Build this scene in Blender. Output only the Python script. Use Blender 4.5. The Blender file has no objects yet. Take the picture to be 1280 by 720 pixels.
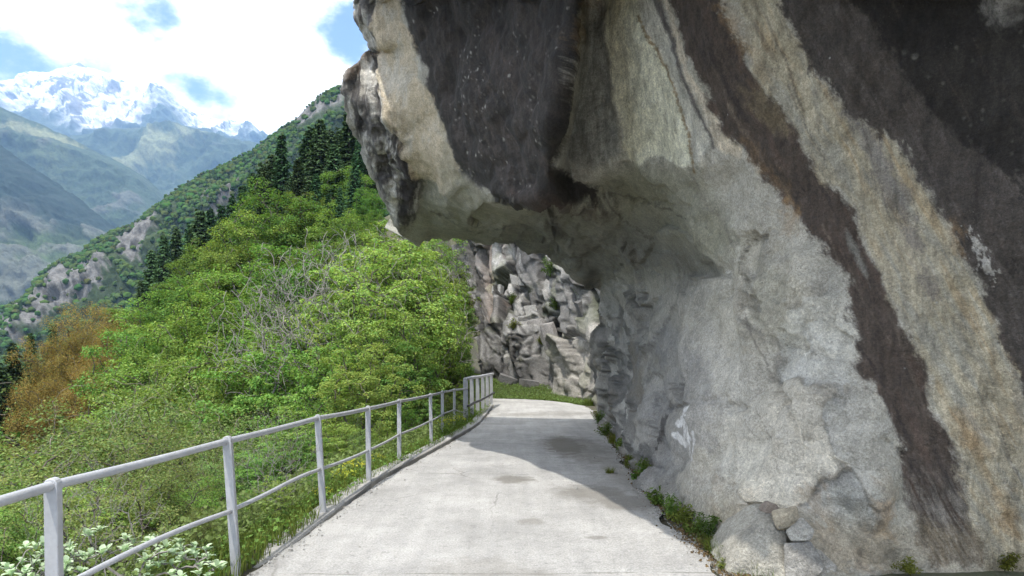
import bpy, math, random
import numpy as np
from mathutils import Vector, geometry

C = bpy.context.scene
COL = C.collection
F = 853.333                     # focal length in photo pixels (24 mm lens, 1280 px wide)
HOR = 445.0                     # eye-level row of the photo
EYE = 1.6

# ------------------------------------------------------------------ camera, sky, sun, exposure
cam_d = bpy.data.cameras.new('camera')
cam = bpy.data.objects.new('camera', cam_d)
COL.objects.link(cam)
cam.location = (0, 0, EYE)
cam.rotation_euler = (math.radians(90), 0, 0)
cam_d.lens = 24; cam_d.sensor_width = 36
cam_d.shift_y = (HOR-360)/1280
cam_d.clip_start = .05; cam_d.clip_end = 30000
C.camera = cam
C.view_settings.view_transform = 'Standard'
C.view_settings.look = 'None'
C.view_settings.gamma = 1
C.view_settings.exposure = 1.1
C.render.engine = 'CYCLES'
C.cycles.use_denoising = True
C.cycles.max_bounces = 6
C.cycles.diffuse_bounces = 4
C.cycles.transmission_bounces = 3
C.cycles.transparent_max_bounces = 4
C.cycles.volume_bounces = 0

SUN = Vector((-.20, -.45, 1.0)).normalized()       # towards the sun
el = math.asin(SUN.z); az = math.atan2(SUN.x, SUN.y)
sd = bpy.data.lights.new('sun', 'SUN'); sd.energy = 3.2; sd.angle = math.radians(.53); sd.color = (1, .955, .88)
so = bpy.data.objects.new('sun', sd); COL.objects.link(so)
so.rotation_euler = (-SUN).to_track_quat('-Z', 'Y').to_euler()
so.location = (-30, -45, 100)

w = bpy.data.worlds.new('World'); C.world = w; w.use_nodes = True
nt = w.node_tree; N = nt.nodes; L = nt.links
N.clear()
out = N.new('ShaderNodeOutputWorld'); bg = N.new('ShaderNodeBackground'); L.new(bg.outputs[0], out.inputs[0])
bg.inputs[1].default_value = .1
sky = N.new('ShaderNodeTexSky'); sky.sky_type = 'NISHITA'; sky.sun_disc = False
sky.sun_elevation = el; sky.sun_rotation = az; sky.altitude = 800; sky.air_density = 1.0; sky.dust_density = 1.5
tc = N.new('ShaderNodeTexCoord')
def pdir(px, py):
    return Vector(((px-640)/F, 1, (HOR-py)/F)).normalized()
nz = N.new('ShaderNodeTexNoise'); nz.inputs['Scale'].default_value = 5.0; nz.inputs['Detail'].default_value = 8; nz.inputs['Roughness'].default_value = .6
mp = N.new('ShaderNodeMapping'); mp.inputs['Scale'].default_value = (1, 1, 1.7); mp.inputs['Location'].default_value = (3.1, .7, .2)
L.new(tc.outputs['Generated'], mp.inputs[0]); L.new(mp.outputs[0], nz.inputs['Vector'])
val = nz.outputs['Fac']
# gaps in the cloud cover, as directions in the sky
for px, py, r, a in [(25, 0, .05, .16), (180, 12, .052, .24), (436, 30, .085, .30), (8, 84, .055, .20), (58, 74, .045, .13), (130, 80, .045, .14), (208, 98, .045, .15), (262, 130, .035, .12), (90, 12, .03, .10), (-120, 60, .12, .12), (700, -250, .3, .2)]:
    d = N.new('ShaderNodeVectorMath'); d.operation = 'DISTANCE'
    L.new(tc.outputs['Generated'], d.inputs[0]); d.inputs[1].default_value = pdir(px, py)
    m = N.new('ShaderNodeMapRange'); m.interpolation_type = 'SMOOTHSTEP'
    L.new(d.outputs['Value'], m.inputs[0]); m.inputs[1].default_value = r*.2; m.inputs[2].default_value = r*1.25
    m.inputs[3].default_value = a; m.inputs[4].default_value = 0
    s = N.new('ShaderNodeMath'); s.operation = 'SUBTRACT'; L.new(val, s.inputs[0]); L.new(m.outputs[0], s.inputs[1]); val = s.outputs[0]
cr = N.new('ShaderNodeMapRange'); cr.interpolation_type = 'SMOOTHSTEP'
L.new(val, cr.inputs[0]); cr.inputs[1].default_value = .20; cr.inputs[2].default_value = .40
mx = N.new('ShaderNodeMix'); mx.data_type = 'RGBA'
L.new(cr.outputs[0], mx.inputs[0]); L.new(sky.outputs[0], mx.inputs[6]); mx.inputs[7].default_value = (14.5, 14.5, 14.5, 1)
L.new(mx.outputs[2], bg.inputs[0])

# ------------------------------------------------------------------ small helpers
def W(px, py, Y):
    """a point of the place: direction of a photo pixel taken to the distance Y"""
    return np.array([(px-640)/F*Y, Y, EYE+(HOR-py)/F*Y])

def tag(o, label=None, cat=None, group=None, kind=None):
    if label: o['label'] = label
    if cat: o['category'] = cat
    if group: o['group'] = group
    if kind: o['kind'] = kind
    return o

def empty(name, loc=(0, 0, 0), rz=0):
    o = bpy.data.objects.new(name, None); COL.objects.link(o)
    o.location = loc; o.rotation_euler = (0, 0, rz); o.empty_display_size = .2
    return o

def mesh_data(name, V, faces, mat=None, smooth=False, col=None):
    """faces: list of int arrays (n,3) or (n,4)"""
    me = bpy.data.meshes.new(name)
    V = np.asarray(V, dtype=np.float32)
    if not isinstance(faces, (list, tuple)): faces = [faces]
    faces = [np.asarray(f, dtype=np.int32) for f in faces if len(f)]
    me.vertices.add(len(V)); me.vertices.foreach_set('co', V.ravel())
    nl = sum(f.size for f in faces); npol = sum(len(f) for f in faces)
    me.loops.add(nl); me.polygons.add(npol)
    me.loops.foreach_set('vertex_index', np.concatenate([f.ravel() for f in faces]))
    st = []; k = 0
    for f in faces:
        st.append(np.arange(len(f))*f.shape[1]+k); k += f.size
    me.polygons.foreach_set('loop_start', np.concatenate(st).astype(np.int32))
    me.update(calc_edges=True)
    me.validate()
    me.polygons.foreach_set('use_smooth', np.full(len(me.polygons), bool(smooth)))
    if col is not None:
        a = me.color_attributes.new('Col', 'FLOAT_COLOR', 'POINT')
        col = np.asarray(col); c = np.ones((len(V), 4), dtype=np.float32); c[:, :col.shape[1]] = col
        a.data.foreach_set('color', c.ravel())
    if mat: me.materials.append(mat)
    return me

def link(name, me, parent=None, loc=None):
    o = bpy.data.objects.new(name, me); COL.objects.link(o)
    if parent: o.parent = parent
    if loc is not None: o.location = loc
    return o

class MB:
    """collects boxes and tubes into one mesh"""
    def __init__(s): s.v = []; s.q = []; s.t = []; s.n = 0
    def add(s, V, q=None, t=None):
        V = np.asarray(V, float)
        if q is not None and len(q): s.q.append(np.asarray(q)+s.n)
        if t is not None and len(t): s.t.append(np.asarray(t)+s.n)
        s.v.append(V); s.n += len(V)
    def tube(s, P, R, k=8, caps=True):
        P = np.asarray(P, float); n = len(P)
        R = np.full(n, R, float) if np.isscalar(R) else np.asarray(R, float)
        T = np.gradient(P, axis=0); T /= np.linalg.norm(T, axis=1)[:, None]+1e-9
        ref = np.array([.13, .21, 1.]) if abs(T[:, 2]).mean() < .8 else np.array([1., .17, .1])
        A = np.cross(T, ref); A /= np.linalg.norm(A, axis=1)[:, None]+1e-9
        B = np.cross(T, A)
        th = np.arange(k)*2*math.pi/k
        V = P[:, None]+R[:, None, None]*(np.cos(th)[None, :, None]*A[:, None]+np.sin(th)[None, :, None]*B[:, None])
        i = np.arange(n-1)[:, None]*k; j = np.arange(k)[None]; j2 = (j+1) % k
        q = np.stack([i+j, i+j2, i+k+j2, i+k+j], -1).reshape(-1, 4)
        V = V.reshape(-1, 3); t = None
        if caps:
            V = np.vstack([V, P[:1], P[-1:]]); jj = np.arange(k); a = n*k
            t = np.vstack([np.stack([jj*0+a, (jj+1) % k, jj], 1), np.stack([jj*0+a+1, (n-1)*k+jj, (n-1)*k+(jj+1) % k], 1)])
        s.add(V, q, t)
    def data(s, name, mat, smooth=False, col=None):
        f = []
        if s.q: f.append(np.vstack(s.q))
        if s.t: f.append(np.vstack(s.t))
        return mesh_data(name, np.vstack(s.v), f, mat, smooth, col)

# numpy noise -------------------------------------------------------
def _h(ix, iy, iz, seed):
    h = (ix.astype(np.int64)*374761393 + iy.astype(np.int64)*668265263 + iz.astype(np.int64)*2147483647 + seed*974634777) & 0xffffffff
    h = ((h ^ (h >> 13))*1274126177) & 0xffffffff
    h = ((h ^ (h >> 16))*2246822519) & 0xffffffff
    return (h ^ (h >> 15)) & 0xffffffff

def pnoise(P, seed=0):
    P = np.asarray(P, float); I = np.floor(P); f = P-I; I = I.astype(np.int64)
    u = f*f*f*(f*(f*6-15)+10)
    r = 0
    for a in (0, 1):
        for b in (0, 1):
            for c in (0, 1):
                h = _h(I[:, 0]+a, I[:, 1]+b, I[:, 2]+c, seed)
                g0 = (h & 1023)/511.5-1; g1 = ((h >> 10) & 1023)/511.5-1; g2 = ((h >> 20) & 1023)/511.5-1
                d = g0*(f[:, 0]-a)+g1*(f[:, 1]-b)+g2*(f[:, 2]-c)
                r = r + d*(u[:, 0] if a else 1-u[:, 0])*(u[:, 1] if b else 1-u[:, 1])*(u[:, 2] if c else 1-u[:, 2])
    return r*1.3

def fbm(P, octv=4, seed=0, gain=.5):
    r = 0; a = 1; P = np.asarray(P, float)
    for k in range(octv):
        r = r+a*pnoise(P, seed+k*7); P = P*2.03+11.3; a *= gain
    return r

def ridged(P, octv=5, seed=0, gain=.5):
    r = 0; a = 1; P = np.asarray(P, float)
    for k in range(octv):
        r = r+a*(1-2*np.abs(pnoise(P, seed+k*7))); P = P*2.07+5.1; a *= gain
    return r

def worley(P, seed=0):
    """nearest and second distance, id hash and offset from the nearest cell point"""
    P = np.asarray(P, float); I = np.floor(P).astype(np.int64)
    f1 = np.full(len(P), 9.); f2 = f1.copy(); idh = np.zeros(len(P), np.int64); D = np.zeros_like(P)
    for a in (-1, 0, 1):
        for b in (-1, 0, 1):
            for c in (-1, 0, 1):
                x, y, z = I[:, 0]+a, I[:, 1]+b, I[:, 2]+c
                h = _h(x, y, z, seed)
                d = np.stack([P[:, 0]-x-(h & 1023)/1023, P[:, 1]-y-((h >> 10) & 1023)/1023, P[:, 2]-z-((h >> 20) & 1023)/1023], 1)
                r = np.sqrt((d*d).sum(1))
                near = r < f1
                f2 = np.where(near, f1, np.minimum(f2, r)); f1 = np.where(near, r, f1)
                idh = np.where(near, _h(x, y, z, seed+99), idh); D = np.where(near[:, None], d, D)
    return f1, f2, idh, D

def facets(P, seed=0, tilt=.7, k=.9):
    """upper envelope of tilted shallow domes, one per cell: a continuous blocky surface with sharp joints;
    gives height, joint (0 at a joint), three randoms per block"""
    P = np.asarray(P, float); I = np.floor(P).astype(np.int64)
    b1 = np.full(len(P), -99.); b2 = b1.copy(); idh = np.zeros(len(P), np.int64)
    for a in (-1, 0, 1):
        for b in (-1, 0, 1):
            for c in (-1, 0, 1):
                x, y, z = I[:, 0]+a, I[:, 1]+b, I[:, 2]+c
                h = _h(x, y, z, seed); g = _h(x, y, z, seed+99)
                d0 = P[:, 0]-x-(h & 1023)/1023; d1 = P[:, 1]-y-((h >> 10) & 1023)/1023; d2 = P[:, 2]-z-((h >> 20) & 1023)/1023
                v = (((g & 255)/127.5-1)*d0+(((g >> 8) & 255)/127.5-1)*d1+(((g >> 16) & 255)/127.5-1)*d2)*tilt+((g >> 24) & 255)/255*.6-k*(d0*d0+d1*d1+d2*d2)
                m = v > b1
                b2 = np.where(m, b1, np.maximum(b2, v)); b1 = np.where(m, v, b1); idh = np.where(m, g, idh)
    g = np.stack([(idh & 255)/255, ((idh >> 8) & 255)/255, ((idh >> 16) & 255)/255], 1)
    return b1-.25, np.clip((b1-b2)/.12, 0, 1), g

def plates(P, seed=0, tilt=.7):
    """flat plates with open steps between them"""
    f1, f2, h, D = worley(P, seed)
    g = np.stack([(h & 255)/127.5-1, ((h >> 8) & 255)/127.5-1, ((h >> 16) & 255)/127.5-1], 1)
    return (g*D).sum(1)*tilt+((h >> 24) & 255)/255-.5, np.clip((f2-f1)/.10, 0, 1), g*.5+.5

def sstep(a, b, x):
    t = np.clip((x-a)/(b-a), 0, 1); return t*t*(3-2*t)

def poly_sd(X, Y, poly):
    """signed distance, positive outside; also the nearest point"""
    poly = np.asarray(poly, float); n = len(poly)
    best = np.full(X.shape, 1e18); nx = np.zeros_like(X); ny = np.zeros_like(X); ins = np.zeros(X.shape, bool)
    for i in range(n):
        ax, ay = poly[i]; bx, by = poly[(i+1) % n]
        ex, ey = bx-ax, by-ay; l2 = ex*ex+ey*ey+1e-12
        t = np.clip(((X-ax)*ex+(Y-ay)*ey)/l2, 0, 1)
        qx, qy = ax+t*ex, ay+t*ey; d = (X-qx)**2+(Y-qy)**2
        m = d < best; best = np.where(m, d, best); nx = np.where(m, qx, nx); ny = np.where(m, qy, ny)
        if ay != by:
            c = ((ay > Y) != (by > Y)) & (X < (bx-ax)*(Y-ay)/(by-ay)+ax); ins ^= c
    d = np.sqrt(best)
    return np.where(ins, -d, d), nx, ny

# materials ---------------------------------------------------------
def new_mat(name):
    m = bpy.data.materials.new(name); m.use_nodes = True
    t = m.node_tree; t.nodes.clear()
    o = t.nodes.new('ShaderNodeOutputMaterial')
    return m, t.nodes, t.links, o

def noise_node(N, L, vec, scale, detail=6, rough=.6, dist=0):
    n = N.new('ShaderNodeTexNoise'); n.inputs['Scale'].default_value = scale; n.inputs['Detail'].default_value = detail
    n.inputs['Roughness'].default_value = rough; n.inputs['Distortion'].default_value = dist
    L.new(vec, n.inputs['Vector']); return n.outputs['Fac']

def mapr(N, L, v, a, b, c, d):
    m = N.new('ShaderNodeMapRange'); L.new(v, m.inputs[0])
    for k, x in enumerate((a, b, c, d)): m.inputs[1+k].default_value = x
    return m.outputs[0]

def mul_col(N, L, c, f):
    m = N.new('ShaderNodeVectorMath'); m.operation = 'SCALE'; L.new(c, m.inputs[0]); L.new(f, m.inputs['Scale']); return m.outputs[0]

def mixc(N, L, f, a, b):
    m = N.new('ShaderNodeMix'); m.data_type = 'RGBA'
    if hasattr(f, 'is_linked'): L.new(f, m.inputs[0])
    else: m.inputs[0].default_value = f
    for k, x in ((6, a), (7, b)):
        if hasattr(x, 'is_linked'): L.new(x, m.inputs[k])
        else: m.inputs[k].default_value = (*x, 1)
    return m.outputs[2]

def rock_mat(name, k=1.0, fine=55, bump=.02, speck=True, rough=.86):
    """vertex colour, broken up by mineral grain, lichen dots and fine relief"""
    m, N, L, o = new_mat(name)
    tc = N.new('ShaderNodeTexCoord').outputs['Object']
    at = N.new('ShaderNodeAttribute'); at.attribute_name = 'Col'
    c = at.outputs['Color']
    g = noise_node(N, L, tc, fine*k, 5, .75)
    c = mul_col(N, L, c, mapr(N, L, g, .32, .68, .84, 1.16))
    vc = N.new('ShaderNodeTexVoronoi'); vc.inputs['Scale'].default_value = fine*k*1.15; L.new(tc, vc.inputs['Vector'])
    sc_ = N.new('ShaderNodeSeparateColor'); L.new(vc.outputs['Color'], sc_.inputs[0])
    c = mul_col(N, L, c, mapr(N, L, sc_.outputs[0], 0, 1, .83, 1.17))
    c = mul_col(N, L, c, mapr(N, L, noise_node(N, L, tc, fine*k*.36, 5, .7), .32, .68, .88, 1.12))
    g2 = noise_node(N, L, tc, 6*k, 8, .65)
    c = mul_col(N, L, c, mapr(N, L, g2, .3, .7, .80, 1.20))
    if speck:
        mp2 = N.new('ShaderNodeMapping'); mp2.inputs['Rotation'].default_value = (0, -.5, 0); mp2.inputs['Scale'].default_value = (16, 9, 1.5); L.new(tc, mp2.inputs[0])
        sf = mapr(N, L, noise_node(N, L, mp2.outputs[0], 1, 8, .7), .36, .62, .68, 1.24)
        sm = N.new('ShaderNodeMix'); sm.data_type = 'FLOAT'; L.new(at.outputs['Alpha'], sm.inputs[0]); sm.inputs[2].default_value = 1; L.new(sf, sm.inputs[3])
        c = mul_col(N, L, c, sm.outputs[0])
        gr = noise_node(N, L, tc, 130, 3, .8)
        c = mul_col(N, L, c, mapr(N, L, gr, .32, .68, .70, 1.30))
        vp = N.new('ShaderNodeTexVoronoi'); vp.inputs['Scale'].default_value = 34; L.new(tc, vp.inputs['Vector'])
        sp_ = N.new('ShaderNodeMath'); sp_.operation = 'MULTIPLY'; L.new(mapr(N, L, vp.outputs['Distance'], .10, .22, 1, 0), sp_.inputs[0]); L.new(mapr(N, L, noise_node(N, L, tc, 4.3, 4), .48, .60, 0, .6), sp_.inputs[1])
        c = mixc(N, L, sp_.outputs[0], c, (.07, .064, .056))
        v = N.new('ShaderNodeTexVoronoi'); v.inputs['Scale'].default_value = 5*k; L.new(tc, v.inputs['Vector'])
        n3 = noise_node(N, L, tc, 2.2*k, 3)
        s = N.new('ShaderNodeMath'); s.operation = 'MULTIPLY'
        L.new(mapr(N, L, v.outputs['Distance'], .03, .055, 1, 0), s.inputs[0]); L.new(mapr(N, L, n3, .5, .6, 0, .75), s.inputs[1])
        c = mixc(N, L, s.outputs[0], c, (.42, .41, .36))
    b = N.new('ShaderNodeBsdfPrincipled'); L.new(c, b.inputs['Base Color']); b.inputs['Roughness'].default_value = rough
    b.inputs['Specular IOR Level'].default_value = .35
    h = noise_node(N, L, tc, 14*k, 10, .72)
    h2 = noise_node(N, L, tc, 60*k, 4, .7)
    ad = N.new('ShaderNodeMath'); ad.operation = 'MULTIPLY_ADD'; L.new(h2, ad.inputs[0]); ad.inputs[1].default_value = .3; L.new(h, ad.inputs[2])
    bm = N.new('ShaderNodeBump'); bm.inputs['Distance'].default_value = bump/k*3.6; bm.inputs['Strength'].default_value = .85
    L.new(ad.outputs[0], bm.inputs['Height']); L.new(bm.outputs[0], b.inputs['Normal'])
    L.new(b.outputs[0], o.inputs[0])
    return m

def leaf_mat(name, c, trans=.35, hue=.025, val=.25, tint=(1.1, 1.15, .55)):
    m, N, L, o = new_mat(name)
    at = N.new('ShaderNodeAttribute'); at.attribute_name = 'Col'
    oi = N.new('ShaderNodeObjectInfo')
    hs = N.new('ShaderNodeHueSaturation'); L.new(mapr(N, L, oi.outputs['Random'], 0, 1, .5-hue, .5+hue), hs.inputs['Hue'])
    mr = N.new('ShaderNodeMath'); mr.operation = 'MULTIPLY'; L.new(oi.outputs['Random'], mr.inputs[0]); mr.inputs[1].default_value = 7.31
    fr = N.new('ShaderNodeMath'); fr.operation = 'FRACT'; L.new(mr.outputs[0], fr.inputs[0])
    L.new(mapr(N, L, fr.outputs[0], 0, 1, 1-val, 1+val), hs.inputs['Value'])
    mm = N.new('ShaderNodeMix'); mm.data_type = 'RGBA'; mm.blend_type = 'MULTIPLY'; mm.inputs[0].default_value = 1
    mm.inputs[6].default_value = (*c, 1); L.new(at.outputs['Color'], mm.inputs[7])
    L.new(mm.outputs[2], hs.inputs['Color'])
    d = N.new('ShaderNodeBsdfDiffuse'); L.new(hs.outputs[0], d.inputs[0])
    t = N.new('ShaderNodeBsdfTranslucent')
    tm = N.new('ShaderNodeMix'); tm.data_type = 'RGBA'; tm.blend_type = 'MULTIPLY'; tm.inputs[0].default_value = 1
    L.new(hs.outputs[0], tm.inputs[6]); tm.inputs[7].default_value = (*tint, 1); L.new(tm.outputs[2], t.inputs[0])
    ms = N.new('ShaderNodeMixShader'); ms.inputs[0].default_value = trans; L.new(d.outputs[0], ms.inputs[1]); L.new(t.outputs[0], ms.inputs[2])
    L.new(ms.outputs[0], o.inputs[0])
    return m

def plain_mat(name, c, rough=.6, metal=0, nscale=20, var=.15, bump=0, spec=.4):
    m, N, L, o = new_mat(name)
    tc = N.new('ShaderNodeTexCoord').outputs['Object']
    n = noise_node(N, L, tc, nscale, 6, .65)
    rgb = N.new('ShaderNodeRGB'); rgb.outputs[0].default_value = (*c, 1)
    b = N.new('ShaderNodeBsdfPrincipled'); L.new(mul_col(N, L, rgb.outputs[0], mapr(N, L, n, .3, .7, 1-var, 1+var)), b.inputs['Base Color'])
    b.inputs['Roughness'].default_value = rough; b.inputs['Metallic'].default_value = metal; b.inputs['Specular IOR Level'].default_value = spec
    if bump:
        bm = N.new('ShaderNodeBump'); bm.inputs['Distance'].default_value = bump; L.new(n, bm.inputs['Height']); L.new(bm.outputs[0], b.inputs['Normal'])
    L.new(b.outputs[0], o.inputs[0]); return m

M_rock = rock_mat('streaked_gneiss', 1)
M_cliff = rock_mat('fractured_rock', 1, 25, .02, False)
M_stone = rock_mat('loose_stone', 1, 60, .012, False)
M_hill = rock_mat('mountain_side', .03, 30, .03, False, 1)
M_far = rock_mat('far_mountain', .004, 30, .03, False, 1)
M_bark = plain_mat('bark', (.10, .085, .07), .9, 0, 9, .4, .02, .2)
M_pale_bark = plain_mat('pale_bark', (.19, .175, .16), .9, 0, 9, .3, .01, .2)
M_twig = plain_mat('twig_bark', (.17, .145, .12), .9, 0, 9, .3, 0, .2)
M_green = leaf_mat('spring_leaf', (.138, .222, .052))
M_lime = leaf_mat('young_leaf', (.19, .285, .075), .4)
M_olive = leaf_mat('shrub_leaf', (.15, .20, .07), .35)
M_dark = leaf_mat('spruce_needle', (.038, .068, .030), .12, .03, .4)
M_orange = leaf_mat('copper_leaf', (.215, .18, .055), .35, .010, .2, (1.2, .9, .5))
M_silver = leaf_mat('silver_leaf', (.44, .54, .36), .3, .01, .1, (.9, 1.1, .7))
M_grass = leaf_mat('grass_blade', (.125, .175, .05), .35, .03, .2)
M_flower = leaf_mat('yellow_petal', (.42, .44, .07), .3, .01, .1)
M_wood = leaf_mat('far_canopy', (.05, .082, .032), .1, .0, .0)
m, N_, L_, o_ = new_mat('worn_rail_paint')
tcn = N_.new('ShaderNodeTexCoord').outputs['Object']
r_ = N_.new('ShaderNodeRGB'); r_.outputs[0].default_value = (.315, .32, .33, 1)
c_ = mul_col(N_, L_, r_.outputs[0], mapr(N_, L_, noise_node(N_, L_, tcn, 7, 6, .7), .3, .7, .82, 1.14))
c_ = mixc(N_, L_, mapr(N_, L_, noise_node(N_, L_, tcn, 22, 6, .8), .62, .70, 0, .75), c_, (.19, .13, .085))
b_ = N_.new('ShaderNodeBsdfPrincipled'); L_.new(c_, b_.inputs['Base Color']); b_.inputs['Roughness'].default_value = .45
bm_ = N_.new('ShaderNodeBump'); bm_.inputs['Distance'].default_value = .0015; L_.new(noise_node(N_, L_, tcn, 50, 4, .7), bm_.inputs['Height']); L_.new(bm_.outputs[0], b_.inputs['Normal'])
L_.new(b_.outputs[0], o_.inputs[0]); M_paint = m
M_black = plain_mat('black_bar_paint', (.03, .03, .033), .5, 0, 30, .2)

# ------------------------------------------------------------------ the lie of the land
def path_z(Y): return np.interp(Y, [0, 9, 17, 60], [0, 0, -.16, -.16])
LX = ([-8, 0, 5, 8.8, 11.5, 14.5, 17.6, 21, 24.6, 26, 27.2, 28.7], [-2.3, -2.12, -1.92, -1.66, -1.36, -1.08, -.82, -.70, -.62, -.95, -1.8, -4.2])
RX = ([-8, 0, 5, 6.1, 8.3, 12, 17, 22, 24, 25.5, 26.8, 27.8, 28.4, 28.7], [2.6, 2.3, 1.54, 1.51, 1.55, 1.85, 2.2, 2.6, 2.55, 2.15, 1.5, .5, -1.0, -3.0])
def xl(Y): return np.interp(Y, *LX)
def xr(Y): return np.interp(Y, *RX)

def ground_z(x, Y):
    x = np.asarray(x, float); Y = np.asarray(Y, float)
    s = np.maximum(xl(Y)-.42-x, 0)
    pz = path_z(Y)
    near = pz-.035-np.where(s < .5, s*.35, .175+(s-.5)*.56)
    s2 = np.maximum(x-xr(Y)-.05, 0)
    near = near+np.minimum(s2*.1, .012)
    near = near+sstep(28.3+.25*np.clip(-x-1, 0, 4), 31.5, Y)*(.42+.25*np.clip(-x, 0, 2))
    wv = sstep(27, 62, Y)*np.maximum(sstep(-1.5, -8, x), sstep(48, 70, Y))
    sp = 11.5+.57*(np.clip(x, -200, 25)+15)-np.maximum(Y-82, 0)*.55
    z = near*(1-wv)+sp*wv
    P = np.stack([x*.22, Y*.22, x*0], -1).reshape(-1, 3)
    z = z+(fbm(P, 4, 3)*.55).reshape(z.shape)*np.clip(s/4, 0, 1)*np.where(Y > 0, 1, 1)
    return z

# ------------------------------------------------------------------ relief builder for the big rocks
def gauss(A, s, axis):
    r = int(3*s)+1; k = np.exp(-.5*(np.arange(-r, r+1)/s)**2); k /= k.sum()
    P = np.pad(A, [(r, r) if i == axis else (0, 0) for i in range(2)], 'edge')
    o = 0
    for i in range(2*r+1):
        o = o+k[i]*(P[i:i+A.shape[0]] if axis == 0 else P[:, i:i+A.shape[1]])
    return o

def axis_pts(lo, a, b, hi, step, grow=1.25, cap=40):
    v = list(np.arange(a, b+.1, step)); d = step
    while v[-1] < hi: d = min(d*grow, cap); v.append(v[-1]+d)
    d = step
    while v[0] > lo: d = min(d*grow, cap); v.insert(0, v[0]-d)
    return np.array(v)

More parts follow.
